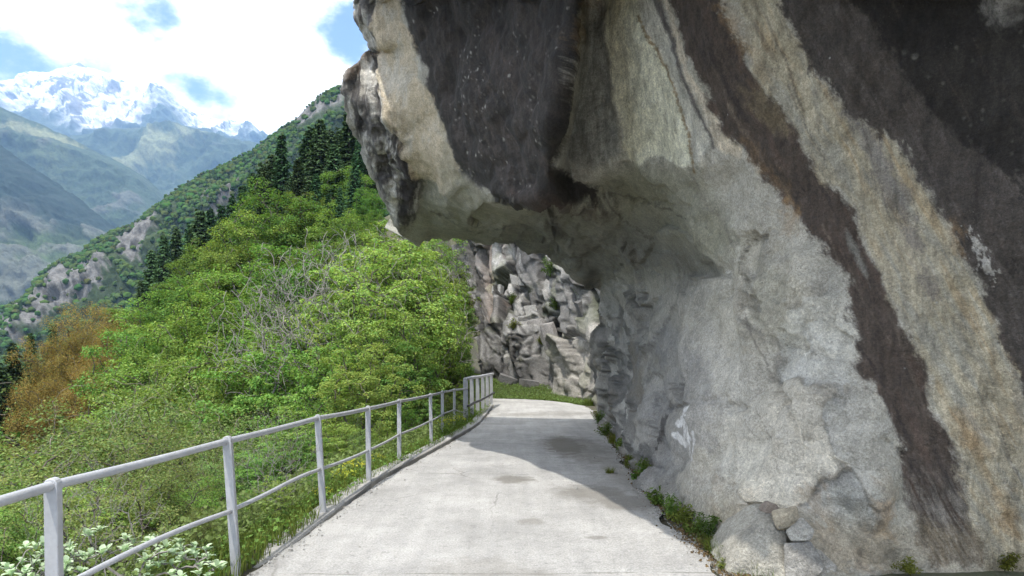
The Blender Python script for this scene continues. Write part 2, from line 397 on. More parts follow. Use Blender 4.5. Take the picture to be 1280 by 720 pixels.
class Relief:
    def __init__(s, poly, ctrl, xs, ys, blur, extra_edges=()):
        pts = [Vector((p[0], p[1])) for p in ctrl]
        r = geometry.delaunay_2d_cdt(pts, list(extra_edges), [], 0, 1e-4)
        vs = np.array([(v.x, v.y) for v in r[0]]); orig = r[3]
        dep = np.array([1/ctrl[o[0]][2] if o else np.nan for o in orig])
        X, Y = np.meshgrid(xs, ys)
        D = np.full(X.shape, np.nan)
        for f in r[2]:
            a, b, c = vs[f[0]], vs[f[1]], vs[f[2]]
            i0, i1 = np.searchsorted(ys, [min(a[1], b[1], c[1])-.01, max(a[1], b[1], c[1])+.01])
            j0, j1 = np.searchsorted(xs, [min(a[0], b[0], c[0])-.01, max(a[0], b[0], c[0])+.01])
            if i1 <= i0 or j1 <= j0: continue
            x = X[i0:i1, j0:j1]; y = Y[i0:i1, j0:j1]
            den = (b[1]-c[1])*(a[0]-c[0])+(c[0]-b[0])*(a[1]-c[1])
            if abs(den) < 1e-9: continue
            u = ((b[1]-c[1])*(x-c[0])+(c[0]-b[0])*(y-c[1]))/den
            v = ((c[1]-a[1])*(x-c[0])+(a[0]-c[0])*(y-c[1]))/den
            t = 1-u-v; m = (u > -1e-6) & (v > -1e-6) & (t > -1e-6)
            val = u*dep[f[0]]+v*dep[f[1]]+t*dep[f[2]]
            D[i0:i1, j0:j1] = np.where(m, val, D[i0:i1, j0:j1])
        for i, j in zip(*np.where(np.isnan(D))):
            k = min(ctrl, key=lambda p: (p[0]-X[i, j])**2+(p[1]-Y[i, j])**2); D[i, j] = 1/k[2]
        D = gauss(gauss(D, blur, 0), blur, 1)
        sd, nx, ny = poly_sd(X, Y, poly)
        s.sd = sd; inside = sd < 1.3
        cell = inside[:-1, :-1] & inside[1:, :-1] & inside[:-1, 1:] & inside[1:, 1:]
        PX = np.where(sd > -.7, nx, X); PY = np.where(sd > -.7, ny, Y)
        PX = np.where(inside, PX, X); PY = np.where(inside, PY, Y)
        s.cell = cell; s.PX = PX; s.PY = PY; s.D = D; s.xs = xs; s.ys = ys
        s.nx = nx; s.ny = ny
    def world(s):
        Y = 1/s.D
        P = np.stack([(s.PX-640)/F*Y, Y, EYE+(HOR-s.PY)/F*Y], -1)
        dx = np.gradient(P, axis=1); dy = np.gradient(P, axis=0)
        n = np.cross(dy, dx); n /= np.linalg.norm(n, axis=-1)[..., None]+1e-12
        n = np.where((n[..., 1] > 0)[..., None] & (np.abs(n[..., 1]) > .02)[..., None], -n, n)
        s.P = P; s.n = n
        return P, n
    def build(s, name, P, col, mat, back=((.12, 3), (.4, 9), (1.1, 22), (2.6, 50)), apex=None):
        H, Wd = P.shape[:2]
        idx = np.arange(H*Wd).reshape(H, Wd)
        q = np.stack([idx[:-1, :-1], idx[1:, :-1], idx[1:, 1:], idx[:-1, 1:]], -1)[s.cell]
        e = np.concatenate([q[:, [0, 1]], q[:, [1, 2]], q[:, [2, 3]], q[:, [3, 0]]])
        key = np.minimum(e[:, 0], e[:, 1])*(H*Wd)+np.maximum(e[:, 0], e[:, 1])
        u, first, cnt = np.unique(key, return_index=True, return_counts=True)
        be = e[first[cnt == 1]]
        V = [P.reshape(-1, 3)]; nc_ = col.shape[-1]; Cc = [col.reshape(-1, nc_)]; faces = [q]; n0 = H*Wd
        bv = np.unique(be); pos = {int(v): i for i, v in enumerate(bv)}
        px = s.PX.ravel()[bv]; py = s.PY.ravel()[bv]; Yb = P.reshape(-1, 3)[bv, 1]
        # actual (displaced) pixel direction
        Pb = P.reshape(-1, 3)[bv]; px = 640+Pb[:, 0]/Pb[:, 1]*F; py = HOR-(Pb[:, 2]-EYE)/Pb[:, 1]*F
        gx = np.gradient(s.sd, s.xs, axis=1).ravel()[bv]; gy = np.gradient(s.sd, s.ys, axis=0).ravel()[bv]
        gl = np.hypot(gx, gy)+1e-9; gx /= gl; gy /= gl
        e2 = np.array([[pos[int(a)], pos[int(b)]] for a, b in be])
        prev = bv; bc = col.reshape(-1, nc_)[bv]
        for d, ee in back:
            x2 = px-gx*ee; y2 = py-gy*ee; Y2 = Yb+d
            R = np.stack([(x2-640)/F*Y2, Y2, EYE+(HOR-y2)/F*Y2], 1)
            V.append(R); Cc.append(bc); cur = np.arange(len(bv))+n0; n0 += len(bv)
            faces.append(np.stack([prev[e2[:, 1]], prev[e2[:, 0]], cur[e2[:, 0]], cur[e2[:, 1]]], 1)); prev = cur
        V.append(np.array([apex])); Cc.append(np.full((1, nc_), .2))
        faces.append(np.stack([prev[e2[:, 1]], prev[e2[:, 0]], np.full(len(e2), n0)], 1))
        V = np.vstack(V); Cc = np.vstack(Cc)
        used = np.unique(np.concatenate([f.ravel() for f in faces])); rm = np.full(len(V), -1); rm[used] = np.arange(len(used))
        me = mesh_data(name, V[used], [rm[f] for f in faces], mat, True, Cc[used])
        return link(name, me)

def rough_poly(pts, amp, lo, hi, step=3, seed=1):
    """resample a polygon; vertices lo..hi of it get a ragged outline"""
    o = []; n = len(pts)
    for i in range(n):
        a = np.array(pts[i][:2], float); b = np.array(pts[(i+1) % n][:2], float)
        if lo <= i < hi:
            k = max(1, int(np.linalg.norm(b-a)/step)); nrm = np.array([b[1]-a[1], a[0]-b[0]])/(np.linalg.norm(b-a)+1e-9)
            for t in range(k):
                p = a+(b-a)*t/k
                h = fbm(np.array([[p[0]*.06, p[1]*.06, seed]]), 4, 5, .65)[0]
                o.append(p+nrm*h*amp)
        else: o.append(a)
    return o

# ------------------------------------------------------------------ the overhanging rock
SIL = [(455, -650, 9.5), (450, -300, 10.5), (447, 0, 11.2), (447, 22, 11.3), (454, 39, 11.5), (465, 52, 11.6), (467, 62, 11.7), (457, 69, 11.6),
       (433, 92, 11.5), (431, 112, 11.5), (433, 151, 11.7), (452, 181, 12.1), (465, 224, 12.7), (484, 258, 13.3), (495, 286, 14), (510, 299, 14.5),
       (523, 306, 14.6), (549, 298, 14.4), (580, 302, 14.3), (620, 306, 14.2), (645, 303, 14.2), (655, 312, 14.2), (672, 318, 14.3), (690, 320, 14.4), (699, 330, 14.6),
       (708, 342, 14.8), (722, 352, 15), (731, 361, 15.2), (747, 357, 16), (752, 372, 17), (744, 395, 18), (740, 430, 19), (738, 470, 19.6), (744, 500, 20), (747, 520, 20)]
BASE = [(752, 532, 16.2), (771, 559, 12.1), (790, 585, 9.8), (809, 611, 8.3), (850, 645, 6.9), (876, 662, 6.35), (905, 690, 5.65), (945, 715, 5.1), (1000, 716, 5.05),
        (1100, 714, 5.1), (1280, 712, 5.15), (1500, 705, 5.3), (1750, 700, 5.5)]
BASE_LOW = [(p[0]-6, p[1]+16, p[2]) for p in BASE]
INNER = [
    # left flank / crest
    (455, 130, 11.45), (470, 180, 11.7), (490, 240, 12.4), (505, 270, 13.2), (462, 20, 11.05), (478, 0, 10.8), (476, 56, 10.85), (494, 142, 11.0), (512, 180, 11.35), (529, 221, 12.0), (528, 262, 13.0),
    (503, 0, 10.35), (516, 56, 10.2), (544, 139, 10.15), (574, 212, 10.0), (586, 228, 9.8), (560, 250, 11.6), (580, 275, 12.6),
    # front face and its lower lip
    (620, 0, 8.5), (560, 0, 9.35), (572, 100, 9.45), (600, 120, 8.8), (660, 60, 7.9), (640, 160, 8.35), (600, 205, 9.2), (612, 246, 9.1), (644, 254, 8.6), (668, 248, 8.2), (690, 236, 7.85),
    (726, 0, 6.95), (722, 56, 7.0), (711, 105, 7.05), (697, 161, 7.25), (692, 191, 7.5),
    # recess to its right
    (737, 0, 8.0), (733, 60, 8.15), (722, 110, 8.35), (708, 165, 8.7), (703, 195, 8.9), (716, 232, 8.9),
    (749, 0, 7.9), (760, 100, 8.05), (783, 190, 8.1), (790, 0, 7.25), (830, 100, 7.1), (867, 206, 6.9), (825, 205, 7.6),
    (870, 0, 6.2), (900, 100, 6.2), (960, 200, 5.95), (1010, 290, 5.8),
    # roof of the gallery
    (640, 278, 11.2), (700, 272, 10.4), (690, 300, 12.6), (720, 315, 13.0), (745, 335, 13.8), (750, 255, 9.2), (775, 290, 10.4), (785, 335, 12.0), (765, 352, 14.0), (786, 215, 8.3), (845, 240, 7.6), (825, 285, 8.8), (870, 300, 7.5), (890, 240, 6.9),
    (850, 345, 9.0), (815, 345, 10.6), (800, 385, 12.0), (868, 380, 7.9),
    # wall
    (765, 400, 16.6), (758, 450, 17.6), (757, 500, 17), (775, 430, 14.6), (778, 500, 13.0), (800, 440, 11.8), (800, 510, 10.6), (795, 555, 10.0), (830, 420, 9.6), (832, 470, 8.9), (828, 540, 8.1), (865, 440, 7.5), (870, 520, 7.05), (866, 600, 6.75),
    (930, 300, 6.5), (925, 350, 6.6), (935, 450, 6.25), (925, 550, 6.2), (925, 640, 5.75), (1000, 450, 5.75), (985, 550, 5.6), (1000, 640, 5.3), (1100, 300, 5.4), (1100, 450, 5.25), (1100, 600, 5.15),
    (1280, 0, 4.4), (1280, 200, 4.65), (1280, 400, 4.85), (1280, 600, 5.1), (1000, 0, 5.3), (1100, 0, 4.9), (1050, 140, 5.35), (1180, 160, 4.95), (1200, 320, 5.05), (1210, 500, 5.1), (950, 60, 5.75),
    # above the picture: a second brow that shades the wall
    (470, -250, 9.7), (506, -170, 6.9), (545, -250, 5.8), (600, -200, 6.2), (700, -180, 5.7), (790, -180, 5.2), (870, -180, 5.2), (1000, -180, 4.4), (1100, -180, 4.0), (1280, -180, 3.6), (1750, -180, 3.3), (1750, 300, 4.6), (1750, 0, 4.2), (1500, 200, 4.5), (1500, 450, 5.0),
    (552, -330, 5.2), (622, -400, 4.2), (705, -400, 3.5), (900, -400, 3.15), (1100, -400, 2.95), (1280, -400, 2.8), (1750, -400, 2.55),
    (500, -640, 8.3), (580, -640, 5.6), (650, -640, 4.1), (730, -640, 3.2), (800, -640, 2.85), (900, -640, 2.6), (1100, -640, 2.45), (1750, -640, 2.3)]
GHOST = [(330, -700, 9.5), (330, -300, 10.8), (340, 0, 12.5), (340, 100, 12.8), (340, 200, 14), (380, 300, 15.5), (440, 380, 16), (560, 400, 15.6), (620, 400, 15.6), (665, 420, 17), (690, 420, 19), (680, 517, 21.5), (690, 565, 19),
         (735, 610, 12.3), (755, 650, 9.8), (780, 680, 8.2), (815, 710, 6.9), (850, 740, 6.3), (880, 770, 5.6), (920, 820, 5.2), (1100, 830, 5.2), (1280, 830, 5.2), (1500, 830, 5.3), (1850, 830, 5.5), (330, 830, 14), (1850, -700, 2.3), (1850, 0, 4.1), (330, 560, 16), (1000, -700, 2.8)]
xs = axis_pts(335, 424, 1290, 1760, 1.35)
ys = axis_pts(-690, -10, 734, 760, 1.35)
n_sil = len(SIL)
rp = [p[:2] for p in SIL]+[p[:2] for p in BASE_LOW]+[(1750, -650)]
ctrl = SIL+BASE+BASE_LOW+INNER+GHOST
R = Relief(rough_poly(rp, 5, 2, n_sil-2), ctrl, xs, ys, 3.2)
P, nrm = R.world()
use = np.zeros((R.cell.shape[0]+1, R.cell.shape[1]+1), bool)
use[:-1, :-1] |= R.cell; use[1:, :-1] |= R.cell; use[:-1, 1:] |= R.cell; use[1:, 1:] |= R.cell
sel = np.where(use.ravel())[0]
PX, PY = R.PX.ravel()[sel], R.PY.ravel()[sel]
p3 = P.reshape(-1, 3)[sel]
GRAIN = .55*fbm(np.stack([PX*.11+PY*.05, PY*.07, 0*PX], 1), 4, 3, .75)+np.random.default_rng(2).normal(size=len(PX))*.28
def region(poly, f, warp=0, sc=.03, seed=0, PXY=None, st=(1, 1)):
    X, Y = PXY if PXY is not None else (PX, PY)
    pa = np.asarray(poly, float); mg = f+warp*2.6+(4 if PXY is None else 0)
    k = np.where((X > pa[:, 0].min()-mg) & (X < pa[:, 0].max()+mg) & (Y > pa[:, 1].min()-mg) & (Y < pa[:, 1].max()+mg))[0]
    o = np.zeros(X.shape)
    if not len(k): return o
    x, y = X[k], Y[k]; sdv = poly_sd(x, y, pa)[0]
    if warp:
        e = np.where(np.abs(sdv) < mg)[0]
        a_ = x[e]*.47+y[e]*.88; c_ = x[e]*.88-y[e]*.47
        sdv[e] += warp*fbm(np.stack([c_*sc*st[0], a_*sc*st[1]*.55, 0*a_+seed], 1), 6, seed, .66)*1.5
        if PXY is None: sdv[e] += np.clip(GRAIN[k[e]]*min(warp, 6)*.55, -4, 4)
    o[k] = 1-sstep(-f, f, sdv); return o
def strokes(lines, f=1.0, PXY=None, rag=0):
    X, Y = PXY if PXY is not None else (PX, PY)
    m = np.zeros(X.shape)
    rg = fbm(np.stack([X*.25, Y*.25, 0*X], 1), 3, 77)*rag if rag else 0
    for *pts, r in lines:
        for (ax, ay), (bx, by) in zip(pts[:-1], pts[1:]):
            ex, ey = bx-ax, by-ay; t = np.clip(((X-ax)*ex+(Y-ay)*ey)/(ex*ex+ey*ey+1e-9), 0, 1)
            m = np.maximum(m, 1-sstep(r-f, r+f, np.hypot(X-ax-t*ex, Y-ay-t*ey)+rg))
    return m
def full(a, fill=0.):
    o = np.full((P.shape[0]*P.shape[1],)+a.shape[1:], fill); o[sel] = a; return o.reshape(P.shape[:2]+a.shape[1:])
graz = np.clip(np.abs(nrm.reshape(-1, 3)[sel, 1])*2.4, .2, 1)      # calmer relief where the wall runs away from us
# --- relief: slow swells, joints and facets, chips
al = PX*.47+PY*.88; ac = PX*.88-PY*.47
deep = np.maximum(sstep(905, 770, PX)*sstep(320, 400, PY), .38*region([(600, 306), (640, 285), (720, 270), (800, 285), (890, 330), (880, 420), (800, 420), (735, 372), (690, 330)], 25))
wall = region([(850, 250), (1010, 290), (1080, 420), (1090, 560), (1130, 715), (890, 720), (830, 600)], 40)
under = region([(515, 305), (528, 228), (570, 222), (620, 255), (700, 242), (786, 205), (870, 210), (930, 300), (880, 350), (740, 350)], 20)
face = region([(500, -50), (545, 140), (580, 215), (625, 250), (692, 240), (725, 0), (725, -60)], 12)
flank = region([(440, -700), (420, 110), (500, 290), (535, 225), (490, 100), (478, -100), (470, -700)], 12)
h = fbm(p3*.8, 4, 1)*.10 + fbm(p3*2.6, 4, 2)*.035
fA, cA, rA = facets(p3*np.array([1.5, .5, .9])+.2*fbm(p3, 2, 9)[:, None], 21, .9)
fB, cB, rB = facets(p3*np.array([3.4, 1.1, 2.1])+.25*fbm(p3*2, 2, 8)[:, None], 22, .9)
fC, cC, rC = facets(p3*7.0, 23, .9)
h += (.4+.6*graz)*deep*(fA*.62+fB*.34+fC*.05-(1-cB)*.05)
wf = graz*np.clip(wall*.9+under*.55, 0, 1)*(1-deep)
pS = plates(p3*np.array([1.7, .9, 1.0])+.30*np.stack([fbm(p3*1.3, 4, 17), fbm(p3*1.3, 4, 18), fbm(p3*1.3, 4, 16)], 1), 29, .5)
h += wf*pS[0]*.07
pD, kD, qD = plates(p3*np.array([1.5, .42, .75])+.28*np.stack([fbm(p3*1.2, 4, 13), fbm(p3*1.2, 4, 14), fbm(p3*1.2, 4, 15)], 1), 28, .8)
h += deep*(pD*.26-(1-kD)*.05)
fW, cW, rW = facets(p3*np.array([1.7, 1.2, 1.25])+.15*fbm(p3*2, 3, 19)[:, None], 27, 1.3, .7)
h += wf*(fW*.26+fB*.17+fC*.035-(1-cW)*.018)
rs = np.stack([(p3[:, 0]*.9+p3[:, 2]*.3)*5, p3[:, 1]*5, (p3[:, 2]*.95-p3[:, 0]*.3)*.9], 1)
st1 = ridged(rs, 4, 31)
h += face*(st1*.010+fB*.10+fC*.025+fA*.16)+flank*(ridged(np.stack([p3[:, 0]*3.5, p3[:, 1]*3.5, p3[:, 2]*.8], 1), 4, 33)*.11+fB*.06)
h += fbm(p3*9, 3, 4)*.010
# named hollows, ledges and cracks seen on the wall (depth in metres)
for poly, d, f in [
    ([(935, 345), (945, 352), (957, 392), (955, 401), (946, 385)], .16, 3),
    
    ([(936, 292), (966, 296), (950, 318), (936, 330)], .07, 4), ([(908, 362), (932, 366), (928, 374), (908, 374)], .10, 3),
    ([(990, 415), (1024, 436), (1022, 444), (985, 436)], .07, 3), ([(916, 505), (945, 510), (944, 516), (918, 515)], .08, 2.5),
    ([(870, 500), (915, 498), (915, 505), (885, 510)], .06, 3), ([(1100, 545), (1122, 560), (1135, 568), (1125, 572), (1098, 552)], .06, 3),
    ([(700, 268), (770, 246), (850, 255), (852, 258), (772, 252), (702, 274)], .09, 3), ([(780, 200), (870, 258), (874, 280), (868, 266), (776, 206)], .05, 2.5),
    ([(1040, 490), (1062, 500), (1060, 506), (1036, 494)], .05, 2), ([(468, 62), (478, 60), (486, 160), (498, 235), (490, 235), (476, 160)], .16, 4),
    ([(690, 215), (760, 240), (745, 250), (690, 236)], .10, 5), ([(728, 10), (738, 0), (724, 70), (722, 60)], .12, 4)]:
    h -= region(poly, f*1.3, 4, .09, 5)*d*.65
for poly, d, f in [([(965, 372), (1000, 380), (1024, 432), (1022, 440), (985, 430), (962, 400)], .09, 4), ([(1010, 350), (1040, 362), (1046, 480), (1024, 470), (1020, 400)], .06, 4),
                   ([(1195, 510), (1240, 540), (1245, 575), (1215, 578)], .035, 10),
                   ([(645, 240), (700, 236), (770, 262), (760, 272), (690, 262), (640, 262)], .10, 5), ([(433, 92), (467, 64), (474, 70), (462, 84), (436, 104)], .18, 4)]:
    h += region(poly, f*1.5, 4, .09, 6)*d*.65
edge = 1-.55*np.exp(-np.maximum(-R.sd.ravel()[sel], 0)/10)
hg = full(h*edge); P2 = P+(hg*.35+.65*gauss(gauss(hg, .8, 0), .8, 1))[..., None]*nrm
# --- colour of the stone: granite, run-off streaks, lichen, rust, graffiti, some painted shade
n1 = fbm(p3*1.1, 5, 41); n2 = fbm(p3*4, 4, 42)
stre = fbm(np.stack([ac*.06, al*.007, 0*al], 1), 5, 43, .6); strf = fbm(np.stack([ac*.25, al*.02, 0*al], 1), 4, 44, .6)
c = np.empty((len(PX), 3)); c[:] = (.41, .395, .345)
def paint(m, rgb):
    global c
    m = np.clip(m, 0, 1)[:, None]; c = c*(1-m)+np.array(rgb)*m
paint(sstep(0, .7, n1)*.6, (.29, .285, .235)); paint(sstep(0.1, .7, n2)*.4, (.43, .425, .395))
paint(region([(880, 430), (1040, 440), (1080, 560), (1100, 640), (960, 640), (880, 600)], 45, 20)*.6, (.50, .495, .465))
pW, kW, qW = plates(p3*np.array([1.7, .9, 1.0])+.30*np.stack([fbm(p3*1.3, 4, 17), fbm(p3*1.3, 4, 18), fbm(p3*1.3, 4, 16)], 1), 29, .5)
c *= (1+wf*.42*(qW[:, 0]-.5))[:, None]*(1+wf[:, None]*.10*(qW[:, 1:2]-.5)*np.array([1, .2, -1]))
c *= (1+wf*.30*(rW[:, 0]-.5)+wf*.22*(rB[:, 1]-.5))[:, None]
paint(under*(.85+.2*n1), (.225, .225, .172)); paint(under*sstep(.0, .5, n2)*.5, (.29, .28, .21)); paint(under*region([(600, 306), (700, 262), (860, 270), (880, 360), (750, 350)], 30, 20)*.6, (.17, .17, .14))  # last tone paints the shade deep in the arch into the roof
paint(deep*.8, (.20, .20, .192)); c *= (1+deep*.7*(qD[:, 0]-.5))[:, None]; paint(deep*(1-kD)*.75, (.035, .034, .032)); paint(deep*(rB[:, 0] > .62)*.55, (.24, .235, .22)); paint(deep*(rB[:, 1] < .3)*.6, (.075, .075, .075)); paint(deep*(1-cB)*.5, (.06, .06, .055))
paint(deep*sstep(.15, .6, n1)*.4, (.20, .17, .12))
paint(region([(835, 400), (870, 430), (905, 480), (900, 560), (850, 590), (820, 620), (800, 590), (815, 500)], 14, 10)*.5, (.19, .195, .205))
# recess panels
paint(region([(737, 0), (752, 30), (783, 192), (760, 205), (705, 200), (722, 100)], 6, 5)*.9, (.26, .265, .245))
paint(region([(742, -60), (752, 34), (785, 190), (800, 205), (830, 198), (869, 214), (850, 110), (800, 10), (790, -60)], 3, 5)*.95, (.66, .655, .53))
paint(region([(752, 0), (775, 0), (786, 60), (800, 190), (785, 190)], 8, 8)*.4, (.50, .46, .32))
paint(region([(800, -40), (811, -20), (849, 70), (895, 176), (885, 190), (869, 205), (850, 124), (806, 30)], 3, 4)*.95, (.52, .51, .45))
paint(strokes([((800, 20), (820, 60), (846, 118), (860, 170), (869, 214), 1.8)], 1.5, None, 3)*.8, (.22, .15, .07))
paint(region([(806, -30), (816, -30), (858, 75), (899, 184), (894, 186), (853, 86)], 2.5, 3)*.9, (.085, .075, .075))
paint(region([(822, -60), (838, 10), (876, 95), (930, 195), (924, 200), (898, 182), (860, 82), (814, -40)], 3, 4)*.92, (.56, .50, .40))
# dark front face
paint(region([(498, -650), (503, 0), (516, 56), (544, 139), (560, 185), (574, 217), (600, 240), (617, 252), (644, 257), (668, 252), (690, 246), (735, 250), (760, 268), (745, 240), (694, 205), (697, 161), (711, 105), (722, 56), (726, 0), (726, -650)], 4, 5)*.97, (.019, .0155, .0135))
paint(face*sstep(.25, .9, st1*.5+stre)*.55, (.062, .050, .044)); paint(face*region([(600, 40), (690, 60), (650, 180), (600, 190)], 30, 15)*sstep(-.1, .5, strf)*.5, (.085, .066, .055))
paint(region([(640, 240), (690, 240), (770, 262), (760, 272), (690, 258)], 6, 6)*.6, (.085, .06, .05))
# left flank and the pale band beside it
fl = fbm(np.stack([PX*.07, PY*.016, 0*PX], 1), 5, 51, .65)
paint(flank*.95, (.085, .08, .078)); paint(flank*sstep(-.15, .2, fl+.5*n2)*.9, (.43, .42, .39)); paint(flank*sstep(.3, .6, fl)*.6, (.62, .61, .58)); paint(flank*sstep(.3, .6, -fl)*.8, (.03, .028, .028))
paint(region([(433, 92), (467, 62), (476, 66), (466, 80), (437, 108)], 3, 3)*.8, (.13, .10, .08))
paint(region([(474, -650), (475, 56), (489, 142), (508, 180), (522, 220), (540, 222), (560, 237), (572, 222), (574, 212), (544, 139), (516, 56), (503, 0), (498, -650)], 3, 5)*.95, (.50, .43, .32))
paint(region([(478, 0), (500, 20), (520, 100), (545, 175), (520, 185), (490, 110)], 8, 9, .05, 2)*sstep(-.1, .5, fl)*.6, (.46, .45, .41))
paint(region([(548, 150), (574, 215), (620, 256), (600, 262), (560, 237)], 5, 5)*.7, (.27, .255, .19))
paint(region([(480, 100), (492, 140), (512, 180), (528, 240), (512, 292), (500, 250), (484, 170)], 3, 5)*sstep(-.2, .3, -fl)*.85, (.05, .045, .048))
# brown and black run-off streaks on the right
A_l = [(832, -120), (834, 0), (879, 98), (909, 165), (955, 222), (996, 268), (1025, 306), (1062, 344), (1070, 400), (1077, 460), (1107, 512), (1132, 562), (1126, 600), (1138, 640), (1165, 705)]
A_r = [(1232, 705), (1216, 637), (1200, 562), (1171, 512), (1158, 450), (1126, 400), (1102, 344), (1082, 306), (1068, 262), (1029, 225), (1004, 165), (954, 98), (905, 0), (860, -160)]
A = region(A_l+A_r, 5, 7, .05, 11)
paint(A*.93, (.050, .034, .026)); paint(A*sstep(0, .6, stre)*.6, (.095, .066, .052)); paint(A*sstep(.2, .7, -stre)*.6, (.035, .028, .027))
paint(A*sstep(560, 660, PY)*sstep(-.35, .35, strf)*.7, (.26, .245, .22))
paint(region([(1058, 285), (1066, 300), (1082, 330), (1090, 362), (1078, 340), (1062, 312)], 3, 3)*.8, (.24, .235, .21)); paint(region([(930, 110), (950, 150), (996, 170), (985, 155), (960, 100)], 6, 10)*.35, (.27, .22, .13))
paint(region([(1060, 400), (1072, 405), (1078, 350), (1070, 340)], 3, 3)*.0, (.4, .4, .4))
B = region([(905, -100), (954, 98), (1004, 165), (1029, 225), (1068, 262), (1082, 306), (1102, 344), (1126, 400), (1158, 450), (1171, 512), (1200, 562), (1216, 637), (1240, 720), (1330, 720), (1290, 480), (1250, 422), (1227, 362), (1205, 317), (1182, 270), (1160, 232), (1122, 180), (1059, 139), (1010, 75), (976, 0), (960, -100)], 6, 6, .05, 12)
paint(B*.92, (.40, .36, .265)); paint(B*sstep(-.1, .5, stre)*.65, (.31, .31, .275)); paint(B*sstep(.15, .7, strf)*.35, (.46, .44, .38)); paint(B*sstep(.2, .6, -stre+.3*n1)*.5, (.37, .27, .15))
paint(region([(1058, 140), (1075, 145), (1110, 200), (1142, 262), (1160, 330), (1168, 380), (1150, 345), (1125, 280), (1090, 220)], 8, 9, .06, 13)*.7, (.19, .175, .165))
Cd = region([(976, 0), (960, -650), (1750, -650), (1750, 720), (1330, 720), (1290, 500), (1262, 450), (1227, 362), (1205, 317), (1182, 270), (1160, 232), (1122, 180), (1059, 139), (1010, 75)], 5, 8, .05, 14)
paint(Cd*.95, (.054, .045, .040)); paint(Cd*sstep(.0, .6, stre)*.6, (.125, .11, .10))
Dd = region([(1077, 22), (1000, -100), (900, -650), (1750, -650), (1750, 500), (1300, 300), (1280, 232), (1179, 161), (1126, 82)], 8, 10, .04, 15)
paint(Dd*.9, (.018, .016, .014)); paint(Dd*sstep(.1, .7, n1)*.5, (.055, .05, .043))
paint(region([(1225, -30), (1320, -60), (1330, 70), (1270, 50), (1240, 28)], 14, 16, .05, 16)*sstep(-.4, .3, n2)*.8, (.30, .29, .27))
# rust and ochre
for poly, m in [([(976, 255), (995, 262), (1006, 292), (990, 285)], .8), ([(1000, 612), (1030, 610), (1042, 660), (1012, 650)], .55), ([(1084, 628), (1110, 626), (1122, 676), (1095, 668)], .6), ([(1240, 618), (1262, 612), (1276, 668), (1250, 662)], .8),
                ([(1190, 510), (1225, 520), (1245, 572), (1205, 560)], .55), ([(1180, 285), (1200, 272), (1206, 318), (1190, 310)], .5), ([(900, 0), (918, 0), (968, 100), (955, 105)], .55), ([(728, 6), (745, 0), (730, 60), (722, 66)], .6), ([(1100, 590), (1118, 600), (1115, 640), (1098, 640)], .3),
                ([(1265, 470), (1282, 500), (1282, 560), (1262, 520)], .35), ([(930, 175), (948, 190), (985, 240), (970, 238)], .45), ([(985, 650), (1110, 660), (1110, 712), (1000, 712)], .35), ([(906, 600), (960, 620), (940, 690), (885, 660)], .3)]:
    paint(region(poly, 9, 10, .07, 18)*m*(.55+.5*n2), (.32, .205, .095))
paint(region([(930, 715), (890, 640), (1280, 660), (1280, 720)], 20, 14)*.35, (.31, .26, .17))
paint(region([(820, 524), (835, 519), (834, 540), (822, 560), (814, 577), (811, 560)], 1.5, 3)*.85, (.045, .042, .04))  # crevice given only as dark colour: its shade painted on, no hollow modelled
rs_ = np.random.default_rng(66)
for k in range(110):
    x0, y0 = rs_.uniform(860, 1290), rs_.uniform(-60, 560); ln_ = rs_.uniform(30, 170); an = math.radians(62+rs_.normal()*4-(x0 < 1000)*(-4)); pts_ = [(x0, y0)]
    for q_ in range(4): an += rs_.normal()*.05; pts_.append((pts_[-1][0]+math.cos(an)*ln_/4, pts_[-1][1]+math.sin(an)*ln_/4))
    wd_ = rs_.uniform(.5, 2.6); dk = rs_.random() < .6
    bx = np.where((PX > x0-20) & (PX < x0+ln_+20) & (PY > y0-10) & (PY < y0+ln_+20))[0]
    if len(bx):
        mm_ = np.zeros(len(PX)); mm_[bx] = strokes([(*pts_, wd_)], wd_*.9, (PX[bx], PY[bx]), 2)
        zone = np.clip(B+A+Cd, 0, 1) if rs_.random() < .8 else 1
        paint(mm_*(zone if dk else A)*rs_.uniform(.15, .5)*(1 if dk else .4), (.07, .055, .048) if dk else (.34, .29, .22))
# thin cracks
paint(strokes([((930, 350), (938, 300), (965, 292), .5), ((700, 268), (752, 248), (800, 252), (860, 272), 1.0), ((755, 250), (790, 280), (815, 300), .9), ((962, 205), (1003, 266), (1024, 300), 1.0), ((540, 262), (600, 290), (640, 282), .5)], 1.1, None, 3)*.6, (.06, .052, .045))
# white lichen dots
rim = 1-strokes([((726, -60), (726, 0), (722, 56), (711, 105), (697, 161), (690, 200), (735, 250), 12)], 3)
v1, v2, vid, _ = worley(p3*np.array([6.5, 6.5, 6.5]), 61)
dots = (1-sstep(.10, .2, v1))*(((vid >> 3) & 255)/255 > .55)
paint(rim*graz*dots*np.clip(face*1.0*sstep(-.3, .3, n1)+flank*.4+Cd*.45*sstep(.1, .4, n1), 0, 1)*.9, (.42, .41, .37))
w1, w2, wid, _ = worley(p3*15, 62)
paint((1-sstep(.12, .3, w1))*(((wid >> 3) & 255)/255 > .5)*(face*.9*rim*graz+flank*.8+Cd*.25)*sstep(-.1, .5, n1)*.6, (.36, .35, .32))
paint(region([(1212, 275), (1222, 290), (1246, 340), (1238, 350), (1222, 315)], 2, 8, .12, 19)*.8, (.45, .44, .41))
paint(wf*(1-kW)*sstep(-.1, .3, n2)*(1-np.clip(A+B, 0, 1))*.6, (.10, .095, .085))
